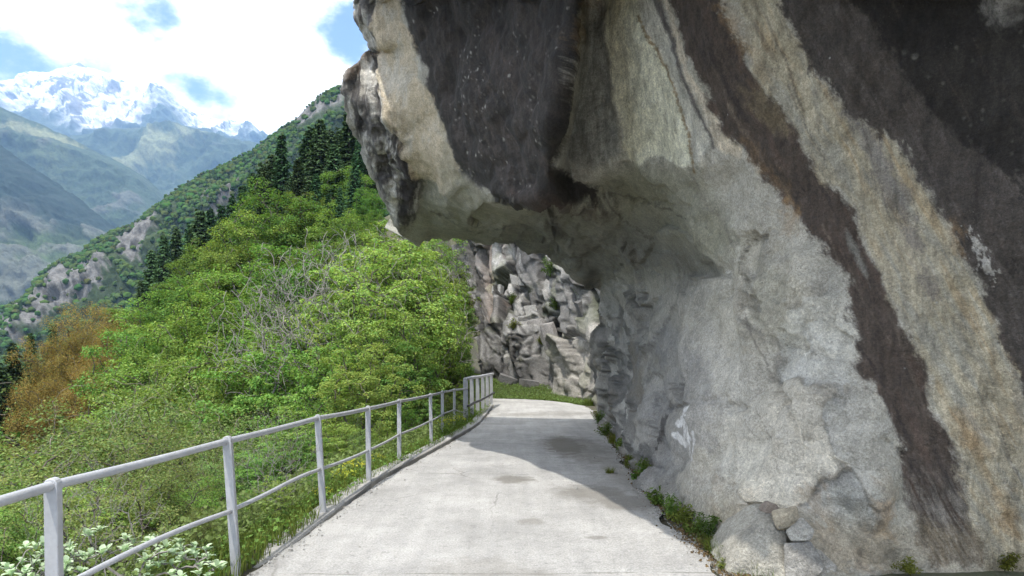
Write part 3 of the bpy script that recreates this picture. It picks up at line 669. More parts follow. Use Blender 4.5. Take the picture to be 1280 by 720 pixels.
# white painted scrawl
paint(strokes([((865, 514), (870, 512), 4.2), ((864, 517), (858, 528), 1.3), ((873, 517), (878, 524), 1.3), ((855, 531), (863, 530), 4.4), ((865, 528), (862, 551), 1.6), ((872, 529), (869, 540), (868, 546), (873, 551), 2.6), ((868, 547), (868, 554), 1.6),
               ((850, 545), (861, 556), 4.4), ((881, 545), (879, 554), (870, 576), 1.4), ((868, 556), (866, 572), .8)], .9, None, 1.2)*.85, (.62, .63, .64))
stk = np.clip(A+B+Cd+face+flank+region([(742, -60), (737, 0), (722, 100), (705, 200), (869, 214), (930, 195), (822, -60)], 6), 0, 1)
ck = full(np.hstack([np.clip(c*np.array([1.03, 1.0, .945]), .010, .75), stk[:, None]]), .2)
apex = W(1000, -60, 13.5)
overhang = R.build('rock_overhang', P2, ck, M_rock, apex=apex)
tag(overhang, 'huge overhanging grey rock with brown and black streaks roofing over the path', 'rock overhang')

# ------------------------------------------------------------------ the sunlit cliff behind the arch
cp = [(548, 215), (566, 285), (570, 352), (590, 375), (597, 420), (600, 455), (604, 478), (625, 484), (655, 489), (678, 493), (686, 504), (710, 511), (735, 520), (790, 530), (830, 530), (830, 215)]
cc = [(548, 215, 37), (566, 285, 36), (570, 352, 35), (590, 375, 33.5), (597, 420, 32.5), (600, 455, 31.8), (604, 480, 32.2), (655, 490, 31.6), (686, 504, 28.6), (735, 520, 24), (790, 530, 21), (830, 530, 20.5), (830, 215, 22),
      (600, 300, 34.0), (604, 400, 32.2), (640, 320, 33), (650, 400, 31.5), (668, 300, 31.5), (690, 360, 30.5), (680, 420, 30.4), (672, 450, 31.0), (690, 470, 29.3), (715, 330, 29.5), (715, 400, 28), (735, 420, 25.5), (735, 340, 27), (740, 480, 23.6), (775, 400, 22.5), (575, 320, 35.2),
      (480, 150, 39), (480, 560, 32), (900, 560, 20), (900, 150, 22), (700, 150, 32), (700, 560, 26.5), (600, 560, 30)]
RC = Relief(rough_poly(cp, 7, 1, 7, 3, 4), cc, np.arange(500, 860, 1.5), np.arange(180, 545, 1.5), 2.0)
Pc, nc = RC.world()
p3 = Pc.reshape(-1, 3); PX, PY = RC.PX.ravel(), RC.PY.ravel()
rot = np.stack([p3[:, 0]*.93+p3[:, 2]*.30, p3[:, 1], p3[:, 2]*.93-p3[:, 0]*.30], 1)
wp = fbm(p3*.6, 3, 71)[:, None]
f1, k1, r1 = plates(rot*np.array([.55, .18, .17])+.25*wp, 72, .9)
f2, k2, r2 = plates(rot*np.array([1.25, .4, .36])+.3*wp, 73, 1.0)
f3, k3, r3 = plates(rot*np.array([3.4, 1.0, 1.0])+.3*wp, 74, 1.0)
hh = f1*.62+f2*.38+f3*.15+fbm(p3*3, 4, 75)*.03-(1-k2)*.10-(1-k1)*.25-.35
sh = lambda a: a.reshape(Pc.shape[:2])
Pc2 = Pc+sh(gauss(gauss(sh(hh), .4, 0), .4, 1).ravel()*(1-.6*np.exp(-np.maximum(-RC.sd.ravel(), 0)/8)))[..., None]*nc
cn = fbm(p3*.9, 5, 76); cn2 = fbm(p3*4, 4, 77)
c = np.empty((len(p3), 3)); c[:] = (.27, .262, .248)
paint((r2[:, 0] > .6)*.75, (.43, .415, .385)); paint((r2[:, 1] > .72)*.8, (.10, .097, .093)); paint((r1[:, 2] > .75)*(PX < 690)*.25, (.27, .235, .205)); paint((r3[:, 0] < .3)*.4, (.13, .125, .12))
paint(sstep(.1, .6, cn)*.5, (.17, .165, .155)); paint(((1-k2)*.8+(1-k1)*.95), (.030, .028, .025)); paint((1-k3)*.3, (.09, .085, .08)); paint(sstep(.2, .6, cn2)*.35, (.42, .41, .38))
paint(region([(590, 290), (625, 290), (618, 380), (604, 400)], 8, 6, .05, 3)*(r2[:, 2] > .45)*.45, (.32, .245, .195))
paint(region([(632, 295), (668, 300), (662, 335), (640, 328)], 6, 5, .05, 4)*.8, (.12, .115, .115))
paint(region([(690, 420), (735, 400), (735, 500), (690, 506), (672, 480)], 10, 8, .05, 5)*.55, (.43, .40, .35)); paint(region([(600, 460), (690, 455), (680, 485), (604, 482)], 8, 6, .05, 6)*.7, (.12, .115, .11))
paint(sstep(.15, .45, fbm(p3*.8, 5, 78))*.35*(PY > 300), (.085, .10, .035)); paint(sstep(.1, .3, fbm(np.stack([rot[:, 0]*3, rot[:, 1]*.6, rot[:, 2]*.5], 1), 5, 79))*.45, (.07, .066, .06))
cliff = RC.build('rock_cliff', Pc2, np.clip(c, .02, .7), M_cliff, ((.3, 4), (1.2, 14), (3, 30)), apex=W(720, 330, 40))
tag(cliff, 'sunlit fractured rock cliff seen through the arch at the end of the path', 'cliff')
# angular blocks standing proud of that cliff
rng = np.random.default_rng(8)
import bmesh
def block_data(name, mat, seed, sx, sy, sz, col):
    r = np.random.default_rng(seed); bm = bmesh.new()
    for k in range(8):
        d = np.array([(k & 1)*2-1, (k >> 1 & 1)*2-1, (k >> 2)*2-1.])
        bm.verts.new(d*np.array([sx, sy, sz])*(.55+.45*r.random(3)))
    for k in range(2): bm.verts.new(r.normal(size=3)*np.array([sx, sy, sz])*.6)
    ret = bmesh.ops.convex_hull(bm, input=bm.verts)
    bmesh.ops.delete(bm, geom=[v for v in bm.verts if not v.link_faces], context='VERTS')
    bmesh.ops.bevel(bm, geom=bm.edges[:], offset=min(sx, sy, sz)*.035, segments=1, affect='EDGES')
    me = bpy.data.meshes.new(name); bm.to_mesh(me); bm.free()
    a = me.color_attributes.new('Col', 'FLOAT_COLOR', 'POINT')
    cc_ = np.ones((len(me.vertices), 4), np.float32); cc_[:, :3] = np.array(col)*(.85+.3*r.random((len(me.vertices), 1))); a.data.foreach_set('color', cc_.ravel())
    me.materials.append(mat); return me
blocks = [block_data('rock_block', M_cliff, 100+k, .5, .30, 1.3, [(.31, .30, .28), (.22, .215, .205), (.37, .355, .33), (.25, .235, .22), (.11, .107, .103)][k % 5]) for k in range(10)]
Hc, Wc = RC.cell.shape
for k in range(16):
    px = rng.uniform(598, 742); py = rng.uniform(300, 488)
    if px > 700 and py < 365: continue
    i = min(int((py-180)/1.5), Hc-1); j = int((px-500)/1.5)
    if not RC.cell[i, j] or RC.sd[i, j] > -12: continue
    o = link('rock_block', blocks[k % 10], cliff)
    q = Pc2[i, j]+nc[i, j]*-.24
    o.location = q; s_ = rng.uniform(.35, .95); o.scale = (s_*rng.uniform(.7, 1.3), s_, s_*rng.uniform(.6, 1.2))
    o.rotation_euler = (rng.normal()*.10, -.20+rng.normal()*.16, -.35+rng.normal()*.25)
# dark slabs lying at the foot of the cliff
for px, py, Y, sc, lab in [(632, 479, 31.3, (.9, .7, .8), 'dark slanting rock slab at the cliff foot left of the grass'), (662, 484, 30.9, (1.0, .8, .75), 'dark rock block at the cliff foot behind the bright grass')]:
    o = link('rock_slab', block_data('rock_slab', M_cliff, int(px), .5, .5, .5, (.15, .145, .14) if px > 600 else (.33, .31, .27)))
    p = W(px, py, Y); o.location = p; o.scale = sc; o.rotation_euler = (.1, .25 if px > 600 else .02, .3)
    tag(o, lab, 'rock slab')

# ------------------------------------------------------------------ ground, path, kerb
gx_ = np.concatenate([-np.geomspace(140, 3.2, 150), np.arange(-3.1, 3.4, .1), np.geomspace(3.5, 40, 25)])
gy_ = np.concatenate([np.arange(-12, 34, .3), np.geomspace(34.3, 150, 90)])
GX, GY = np.meshgrid(gx_, gy_)
GZ = ground_z(GX, GY)
inpath = (GX > xl(GY)-.2) & (GX < xr(GY)+.02) & (GY < 28.9)
GZ = np.where(inpath, path_z(GY)-.05, GZ)
gi = np.arange(GX.size).reshape(GX.shape)
m, N_, L_, o_ = new_mat('hillside_soil')
tcn = N_.new('ShaderNodeTexCoord').outputs['Object']
cc1 = mixc(N_, L_, mapr(N_, L_, noise_node(N_, L_, tcn, .9, 8, .7), .38, .62, 0, 1), (.07, .058, .042), (.06, .07, .03))
cc1 = mixc(N_, L_, mapr(N_, L_, noise_node(N_, L_, tcn, 9, 6, .7), .5, .7, 0, .7), cc1, (.15, .13, .095))
b_ = N_.new('ShaderNodeBsdfPrincipled'); b_.inputs['Roughness'].default_value = .95; L_.new(cc1, b_.inputs['Base Color'])
bm_ = N_.new('ShaderNodeBump'); bm_.inputs['Distance'].default_value = .06; L_.new(noise_node(N_, L_, tcn, 12, 8, .7), bm_.inputs['Height']); L_.new(bm_.outputs[0], b_.inputs['Normal'])
L_.new(b_.outputs[0], o_.inputs[0]); M_soil = m
ter = link('hillside', mesh_data('hillside', np.stack([GX, GY, GZ], -1).reshape(-1, 3), np.stack([gi[:-1, :-1], gi[:-1, 1:], gi[1:, 1:], gi[1:, :-1]], -1).reshape(-1, 4), M_soil, True))
tag(ter, kind='structure')

# weathered concrete path
m, N_, L_, o_ = new_mat('weathered_concrete')
tcn = N_.new('ShaderNodeTexCoord').outputs['Object']
base = N_.new('ShaderNodeRGB'); base.outputs[0].default_value = (.325, .317, .300, 1)
c_ = mul_col(N_, L_, base.outputs[0], mapr(N_, L_, noise_node(N_, L_, tcn, .9, 8, .7), .3, .7, .74, 1.24))
c_ = mul_col(N_, L_, c_, mapr(N_, L_, noise_node(N_, L_, tcn, 60, 4, .8), .34, .66, .70, 1.30))
c_ = mul_col(N_, L_, c_, mapr(N_, L_, noise_node(N_, L_, tcn, 13, 6, .75), .30, .46, .66, 1))
sx = N_.new('ShaderNodeMapping'); sx.inputs['Scale'].default_value = (5, .35, 1); L_.new(tcn, sx.inputs[0])
c_ = mul_col(N_, L_, c_, mapr(N_, L_, noise_node(N_, L_, sx.outputs[0], 1, 6, .6), .35, .65, .90, 1.08))
vo = N_.new('ShaderNodeTexVoronoi'); vo.inputs['Scale'].default_value = 26; L_.new(tcn, vo.inputs['Vector'])
vm = N_.new('ShaderNodeMath'); vm.operation = 'MULTIPLY'; L_.new(mapr(N_, L_, vo.outputs['Distance'], .06, .13, 1, 0), vm.inputs[0]); L_.new(mapr(N_, L_, noise_node(N_, L_, tcn, 3.1, 4), .52, .62, 0, .55), vm.inputs[1])
c_ = mixc(N_, L_, vm.outputs[0], c_, (.20, .19, .17))
ve = N_.new('ShaderNodeTexVoronoi'); ve.feature = 'DISTANCE_TO_EDGE'; ve.inputs['Scale'].default_value = .42
wv_ = N_.new('ShaderNodeMix'); wv_.data_type = 'VECTOR'; wv_.inputs[0].default_value = .16; nzc = N_.new('ShaderNodeTexNoise'); nzc.inputs['Scale'].default_value = 2.2; nzc.inputs['Detail'].default_value = 8; L_.new(tcn, nzc.inputs['Vector'])
L_.new(tcn, wv_.inputs[4]); L_.new(nzc.outputs['Color'], wv_.inputs[5]); L_.new(wv_.outputs[1], ve.inputs['Vector'])
cm_ = N_.new('ShaderNodeMath'); cm_.operation = 'MULTIPLY'; L_.new(mapr(N_, L_, ve.outputs['Distance'], .001, .0045, 1, 0), cm_.inputs[0]); L_.new(mapr(N_, L_, noise_node(N_, L_, tcn, .5, 3), .46, .6, 0, .55), cm_.inputs[1])
c_ = mixc(N_, L_, cm_.outputs[0], c_, (.12, .11, .10))
gt = N_.new('ShaderNodeTexVoronoi'); gt.inputs['Scale'].default_value = 75; L_.new(tcn, gt.inputs['Vector'])
gm = N_.new('ShaderNodeMath'); gm.operation = 'MULTIPLY'; L_.new(mapr(N_, L_, gt.outputs['Distance'], .12, .3, 1, 0), gm.inputs[0]); L_.new(mapr(N_, L_, noise_node(N_, L_, tcn, 1.4, 5), .42, .62, .1, .55), gm.inputs[1])
c_ = mixc(N_, L_, gm.outputs[0], c_, (.23, .225, .215))
sx_ = N_.new('ShaderNodeSeparateXYZ'); L_.new(tcn, sx_.inputs[0])
for yj in (5.02, 9.3, 13.7, 18.3, 22.9):
    ja = N_.new('ShaderNodeMath'); ja.operation = 'MULTIPLY_ADD'; L_.new(noise_node(N_, L_, tcn, 1.5, 6, .6), ja.inputs[0]); ja.inputs[1].default_value = .10; L_.new(sx_.outputs[1], ja.inputs[2])
    jb = N_.new('ShaderNodeMath'); jb.operation = 'SUBTRACT'; L_.new(ja.outputs[0], jb.inputs[0]); jb.inputs[1].default_value = yj+.05
    jc = N_.new('ShaderNodeMath'); jc.operation = 'ABSOLUTE'; L_.new(jb.outputs[0], jc.inputs[0])
    jd = N_.new('ShaderNodeMath'); jd.operation = 'MULTIPLY'; L_.new(mapr(N_, L_, jc.outputs[0], .006, .016, .55, 0), jd.inputs[0]); L_.new(mapr(N_, L_, noise_node(N_, L_, tcn, 2.6, 4), .42, .56, .15, 1), jd.inputs[1])
    c_ = mixc(N_, L_, jd.outputs[0], c_, (.10, .09, .075))
damp_shade = None
# damp or dirty patches, also shade painted under the overhang: centre, half sizes, darkness
for (cx, cy, rx, ry, k) in [(.03, 8.85, .30, .36, .62), (.95, 8.0, .55, .55, .55), (1.25, 7.5, .5, .5, .55), (1.3, 12.3, .6, 2.4, .55), (1.0, 12.8, .5, 2.0, .8), (1.6, 9.6, .5, 3.5, .35), (.35, 20.5, .9, .8, .4), (1.5, 21, 1.2, 1.2, .35), (.2, 6.6, .16, .16, .4), (-.45, 17.6, .7, .25, .3), (-.25, 5.15, .45, .35, .3), (.1, 5.0, .25, .2, .3), (.75, 6.0, .12, .08, .45)]:
    mp_ = N_.new('ShaderNodeMapping'); mp_.vector_type = 'POINT'; mp_.inputs['Location'].default_value = (-cx/rx, -cy/ry, 0); mp_.inputs['Scale'].default_value = (1/rx, 1/ry, 0)
    L_.new(tcn, mp_.inputs[0])
    ln = N_.new('ShaderNodeVectorMath'); ln.operation = 'LENGTH'; L_.new(mp_.outputs[0], ln.inputs[0])
    ad = N_.new('ShaderNodeMath'); ad.operation = 'MULTIPLY_ADD'; L_.new(noise_node(N_, L_, tcn, 5, 6, .7), ad.inputs[0]); ad.inputs[1].default_value = 1.6; L_.new(ln.outputs['Value'], ad.inputs[2])
    f_ = mapr(N_, L_, ad.outputs[0], 1.35, 1.85, k, 0)
    if damp_shade is None: damp_shade = f_
    else:
        mxn = N_.new('ShaderNodeMath'); mxn.operation = 'MAXIMUM'; L_.new(damp_shade, mxn.inputs[0]); L_.new(f_, mxn.inputs[1]); damp_shade = mxn.outputs[0]
c_ = mixc(N_, L_, damp_shade, c_, (.10, .088, .068))
b_ = N_.new('ShaderNodeBsdfPrincipled'); L_.new(c_, b_.inputs['Base Color']); b_.inputs['Roughness'].default_value = .88; b_.inputs['Specular IOR Level'].default_value = .3
bm_ = N_.new('ShaderNodeBump'); bm_.inputs['Distance'].default_value = .012; bm_.inputs['Strength'].default_value = .7; L_.new(noise_node(N_, L_, tcn, 35, 8, .75), bm_.inputs['Height']); L_.new(bm_.outputs[0], b_.inputs['Normal'])
L_.new(b_.outputs[0], o_.inputs[0]); M_conc = m
py_ = np.arange(-6, 28.8, .08); nu = 40
rag = fbm(np.stack([py_*1.7, py_*0, py_*0+3], 1), 4, 91)*.05; rag2 = fbm(np.stack([py_*1.3, py_*0, py_*0+9], 1), 5, 92)*.12
u = np.linspace(0, 1, nu)
PXg = (xl(py_)+rag)[:, None]*(1-u)+(xr(py_)+rag2)[:, None]*u
PYg = np.repeat(py_[:, None], nu, 1)
PZg = path_z(PYg)+fbm(np.stack([PXg*.5, PYg*.5, PXg*0], -1).reshape(-1, 3), 3, 93).reshape(PXg.shape)*.014
Vp = np.stack([PXg, PYg, PZg], -1)
ii = np.arange(PXg.size).reshape(PXg.shape)
fq = [np.stack([ii[:-1, :-1], ii[:-1, 1:], ii[1:, 1:], ii[1:, :-1]], -1).reshape(-1, 4)]
low = Vp[:, 0].copy(); low[:, 2] -= .3; low[:, 0] -= .03; nb = PXg.size
Vl = np.vstack([Vp.reshape(-1, 3), low]); li = np.arange(len(py_))+nb
fq.append(np.stack([li[:-1], ii[:-1, 0], ii[1:, 0], li[1:]], -1))
path = link('path', mesh_data('path', Vl, fq, M_conc, True)); tag(path, kind='structure')
# low concrete edging along the left side, with the joint between it and the slab
ky = np.arange(4.4, 27.0, .25); kb = MB()
prof = np.array([(-.40, -.6), (-.40, .035), (-.38, .05), (-.175, .05), (-.155, .035), (-.15, -.2)])
KV = []
for y in ky:
    j_ = fbm(np.array([[y*.9, 0, 0]]), 3, 94)[0]*.02
    KV.append(np.stack([prof[:, 0]+xl(y)+.10+j_, np.full(6, y), prof[:, 1]+path_z(y)-.13*max(0, 1-(y-4.4)/4)], 1))
KV = np.vstack(KV); ki = np.arange(len(KV)).reshape(-1, 6)
kerb = link('kerb', mesh_data('kerb', KV, [np.stack([ki[:-1, :-1], ki[:-1, 1:], ki[1:, 1:], ki[1:, :-1]], -1).reshape(-1, 4), ], M_conc, False)); tag(kerb, kind='structure')

# ------------------------------------------------------------------ railings
def stadium_post(p0, p1, wd, dp, rz):
    """flat post with a rounded head: outline in the plane across the path, thickness dp"""
    b = np.array(p0); t = np.array(p1); ax = t-b; Hh = np.linalg.norm(ax); ax /= Hh
    e1 = np.array([math.cos(rz), math.sin(rz), 0]); e2 = np.cross(ax, e1); e2 /= np.linalg.norm(e2)
    pr = [(-wd/2, -.35), (-wd/2, Hh-wd/2)]+[(-wd/2*math.cos(a), Hh-wd/2+wd/2*math.sin(a)) for a in np.linspace(.3, math.pi-.3, 7)]+[(wd/2, Hh-wd/2), (wd/2, -.35)]
    n = len(pr); V = []
    for sgn, ins in ((-1, .004), (-1, 0), (1, 0), (1, .004)):
        off = dp/2*sgn if ins else (dp/2-.004)*sgn
        for x, z in pr: V.append(b+e1*(x*(1-ins/wd*2))+ax*(z-ins*(z > Hh*.5))+e2*off)
    V = np.array(V); f = [[], []]
    q = []; t3 = []
    for k in range(3):
        for i in range(n): q.append((k*n+i, k*n+(i+1) % n, (k+1)*n+(i+1) % n, (k+1)*n+i))
    for i in range(1, n-1): t3.append((0, i+1, i)); t3.append((3*n, 3*n+i, 3*n+i+1))
    return V, np.array(q), np.array(t3)
POSTS = [  # top pixel, base pixel, distance
    (-190, 664, -186, 925, 2.2), (66, 597, 70, 850, 3.37), (284, 545, 295, 712, 5.12), (397, 518, 404, 640, 7.0), (460, 507, 461, 607, 8.5), (499, 498.5, 499, 578, 10.4), (538, 491.5, 539, 553, 12.8), (553, 488, 553, 541, 14.8), (568, 485.5, 568, 533, 16.9)]
rail = empty('tube_railing', (-2.0, 7, 0))
tag(rail, 'low grey painted tube railing with one middle bar along the left path edge', 'railing')
off = -np.array(rail.location)
tops, mids = [], []
for a, b, c2, d, Y in POSTS:
    t = W(a, b, Y); p = W(c2, d, Y)
    V, q, t3 = stadium_post(p, t, .062, .058, .15)
    mb = MB(); mb.add(V+off, q, t3); link('post', mb.data('post', M_paint), rail)
    tops.append(t+np.array([0, 0, -.038])); mids.append(p+(t-p)*np.array([.0, .44])[1])
endp = W(584, 484.5, 18.5); tops.append(endp+np.array([0, 0, -.02])); mids.append(W(582, 517, 18.5))
ta = np.array(tops)
pts = []
for a, b in zip(ta[:-1], ta[1:]):
    for t in np.linspace(0, 1, 8, endpoint=False): pts.append(a+(b-a)*t+np.array([0, 0, -.006*math.sin(math.pi*t)]))
pts.append(ta[-1]); mb = MB(); mb.tube(np.array(pts)+off, .0245, 12); link('top_rail', mb.data('top_rail', M_paint, True), rail)
for k, (a, b) in enumerate(zip(mids[:-1], mids[1:])):
    sg = [.0, -.03, -.01, .01, .01, .012, .01, .0, 0][k]
    p = np.array([a+(b-a)*t+np.array([0, 0, -sg*math.sin(math.pi*t)+(.008 if k == 2 else 0)*math.sin(math.pi*t*2)*-1]) for t in np.linspace(0, 1, 22)])
    if k == 2: p[:, 2] += .008*(1-np.linspace(0, 1, 22))
    mb = MB(); mb.tube(p+off, .0175, 10); link('middle_rail', mb.data('middle_rail', M_paint, True), rail)
# taller railing where the path bends
POSTS2 = [(582, 471.5, 582, 533, 18.5), (589.5, 470, 590, 527, 19.6), (597, 469.3, 597, 523, 20.6), (603.5, 468, 603.5, 518, 21.8), (609, 467, 609, 514, 23.0), (614, 466, 614, 509, 24.2)]
rl2 = empty('bend_railing', (-1, 21, 0)); off = -np.array(rl2.location)
tag(rl2, 'taller white painted railing at the bend with close posts and a dark lower bar', 'railing')
tt, mm2 = [], []
for a, b, c2, d, Y in POSTS2:
    t = W(a, b, Y); p = W(c2, d, Y)
    V, q, t3 = stadium_post(p, t, .13 if Y < 19 else .11, .06, .1)
    mb = MB(); mb.add(V+off, q, t3); link('post', mb.data('post', M_paint), rl2)
    tt.append(t+np.array([.05, 0, -.04])); mm2.append(p+(t-p)*.42+np.array([.085, -.03, 0]))
for nm, arr, r_, mt in (('top_rail', tt, .045, M_paint), ('lower_bar', mm2, .034, M_black)):
    a = np.array(arr); pp = np.concatenate([a[:1]+(a[:1]-a[1:2])*.12, a, a[-1:]+(a[-1:]-a[-2:-1])*.1])
    mb = MB(); mb.tube(pp+off, r_, 10); link(nm, mb.data(nm, mt, True), rl2)

# ------------------------------------------------------------------ mountains
def ridge(name, sky_pts, Ys, Yn, bottom, mat, colfn, amp, fs, nx=260, nr=90, seed=1, px0=None, px1=None, kind='structure', rid=1.0, jag=0.0, power=1.0, ymix=1.0):
    sp = np.array(sky_pts, float); a = sp[0, 0] if px0 is None else px0; b = sp[-1, 0] if px1 is None else px1
    px = np.linspace(a, b, nx); s = np.linspace(0, 1, nr)**1.15
    PX_, S = np.meshgrid(px, s); skyl = np.interp(PX_, sp[:, 0], sp[:, 1])
    PYv = skyl+(bottom-skyl)*S; Yv = Ys+(Yn-Ys)*S**power
    P_ = np.stack([(PX_-640)/F*Yv, Yv, EYE+(HOR-PYv)/F*Yv], -1).reshape(-1, 3)
    q3 = P_*fs; rg = ridged(q3*np.array([1, .7, 1]), 6, seed, .52); fb = fbm(q3*2.3, 5, seed+50)
    hgt = amp*(rg*rid*.6+fb*.5); fade = np.clip(S.ravel()*7, .10, 1)
    P2_ = P_.copy(); P2_[:, 2] += hgt*fade*.6+jag*fbm(q3*5, 5, seed+3, .6); P2_[:, 1] -= hgt*fade*ymix
    col = colfn(P2_, PX_.ravel(), PYv.ravel(), rg, fb, S.ravel())
    # far side of the ridge
    nb_ = 6; V = [P2_]; top = P2_[:nx]; cols = [col]
    for k in range(1, nb_):
        bk = top.copy(); bk[:, 1] += (Ys*.09)*k; bk[:, 2] -= (Ys*.055)*k*(1+.2*k); V.append(bk); cols.append(col[:nx])
    V = np.vstack(V); cols = np.vstack(cols); n_ = nx*nr
    gi_ = np.arange(n_).reshape(nr, nx); f_ = [np.stack([gi_[:-1, :-1], gi_[1:, :-1], gi_[1:, 1:], gi_[:-1, 1:]], -1).reshape(-1, 4)]
    prev = np.arange(nx)
    for k in range(nb_-1):
        cur = n_+k*nx+np.arange(nx); f_.append(np.stack([prev[:-1], prev[1:], cur[1:], cur[:-1]], 1)); prev = cur
    o = link(name, mesh_data(name, V, f_, mat, True, np.clip(cols, .01, .85))); o['kind'] = kind
    return o, P2_.reshape(nr, nx, 3), col.reshape(nr, nx, 3), hgt.reshape(nr, nx)

def lerp(a, b, m): m = np.clip(m, 0, 1)[:, None]; return np.asarray(a)*(1-m)+np.asarray(b)*m

def col_snow(Pm, px, py, rg, fb, s):
    c = np.tile([.80, .81, .83], (len(px), 1))
    st = fbm(np.stack([(px*.5+py*1.25)*.055, (px*.9-py)*.012, 0*px], 1), 6, 5, .72)
    s2_ = fbm(np.stack([px*.16+py*.1, py*.30-px*.07, 0*px], 1), 5, 6, .7)
    rock = sstep(.05, .22, st*1.3+.30*s2_+.2*fb-.15+.20*sstep(150, 185, py)); c = lerp(c, [.16, .16, .175], rock*.9)
    low = sstep(-6, 16, py-np.interp(px, [-80, 60, 120, 150, 175, 205, 240, 290, 330], [135, 155, 172, 175, 170, 152, 160, 176, 180])+14*fb)
    return lerp(c, [.07, .10, .065], low)
ridge('snow_mountain', [(-90, 118), (0, 106), (28, 100), (45, 93), (60, 94), (85, 86), (99, 81), (112, 88), (128, 90), (140, 95), (150, 101), (172, 112), (186, 107), (197, 115), (214, 119), (222, 127), (240, 137), (262, 146), (280, 155), (300, 162), (322, 170), (340, 178), (420, 230)], 6200, 4600, 260, M_far, col_snow, 200, .0016, 460, 190, 3, jag=10)
def col_mid(Pm, px, py, rg, fb, s):
    c = np.tile([.055, .085, .045], (len(px), 1))
    c = lerp(c, [.22, .235, .12], region([(150, 222), (200, 186), (250, 180), (268, 184), (225, 205), (190, 226), (165, 235)], 7, 9, .05, 3, (px, py))*.9)
    return lerp(c, [.15, .14, .13], sstep(.3, .7, fb)*.5)
ridge('far_forested_ridge', [(60, 190), (90, 172), (130, 166), (170, 163), (207, 158), (232, 160), (262, 168), (290, 176), (330, 181), (380, 190), (450, 230)], 4200, 3300, 300, M_far, col_mid, 130, .0019, 320, 110, 7, jag=6)
def col_l2(Pm, px, py, rg, fb, s):
    c = np.tile([.05, .08, .04], (len(px), 1))
    c = lerp(c, [.24, .25, .13], region([(-60, 158), (30, 158), (75, 170), (100, 188), (60, 190), (20, 186), (-60, 184)], 6, 8, .05, 4, (px, py))*.85)
    c = lerp(c, [.10, .13, .06], region([(50, 235), (70, 190), (110, 205), (95, 240)], 10, 10, .05, 5, (px, py))*.6)
    return lerp(c, [.15, .14, .13], sstep(.35, .7, fb)*.5)
ridge('valley_side', [(-120, 105), (0, 134), (30, 148), (60, 160), (85, 172), (110, 185), (150, 204), (180, 222), (205, 243), (240, 275), (280, 330)], 2900, 2200, 360, M_far, col_l2, 90, .0026, 320, 130, 9, jag=5)
def col_l1(Pm, px, py, rg, fb, s):
    c = np.tile([.022, .042, .03], (len(px), 1))
    c = lerp(c, [.085, .125, .04], sstep(285, 320, py+10*fb)*.9)
    c = lerp(c, [.20, .19, .175], sstep(.35, .7, rg*.4+fb)*sstep(275, 310, py)*.6)
    return c
ridge('near_valley_side', [(-140, 95), (-60, 150), (0, 181), (25, 200), (50, 217), (75, 232), (95, 246), (115, 262), (138, 281), (160, 300), (200, 345), (260, 420)], 1900, 1250, 560, M_far, col_l1, 75, .0045, 320, 160, 13, jag=6)

# the wooded spur with bare crags
SPUR = [(-80, 470), (-30, 440), (0, 414), (22, 386), (50, 346), (75, 327), (100, 318), (128, 296), (142, 291), (165, 281), (190, 262), (215, 243), (240, 227), (272, 211), (300, 199), (330, 181), (345, 168), (372, 148), (400, 122), (430, 106), (480, 70), (560, 20)]
CRAG1 = [(8, 420), (40, 375), (62, 340), (80, 330), (95, 335), (120, 322), (146, 318), (150, 345), (140, 372), (110, 380), (70, 400), (30, 440)]
CRAG2 = [(146, 300), (160, 280), (196, 268), (200, 290), (182, 312), (184, 350), (160, 335), (150, 318)]
CRAG3 = [(262, 262), (290, 244), (312, 240), (318, 256), (290, 268), (270, 282)]
CRAG4 = [(360, 150), (400, 128), (432, 122), (432, 142), (395, 152), (372, 162)]
def crag_mask(px, py):
    m = 0
    for k, cg in enumerate((CRAG1, CRAG2, CRAG3, CRAG4)): m = np.maximum(m, region(cg, 4, 7, .06, 20+k, (px, py)))
    return m
def col_spur(Pm, px, py, rg, fb, s):
    c = np.tile([.03, .05, .02], (len(px), 1))
    c = lerp(c, [.05, .075, .028], sstep(0, .5, fb))
    m = crag_mask(px, py)
    rkc = lerp(np.tile([.19, .184, .175], (len(px), 1)), [.08, .076, .072], sstep(-.1, .5, fbm(np.stack([px*.11, py*.045, 0*px], 1), 5, 15, .65)))
    return lerp(c, rkc, m*.95)
spur, SP, SCc, _ = ridge('wooded_spur', SPUR, 620, 300, 620, M_hill, col_spur, 17, .016, 420, 170, 17, jag=1.2, rid=1.2)
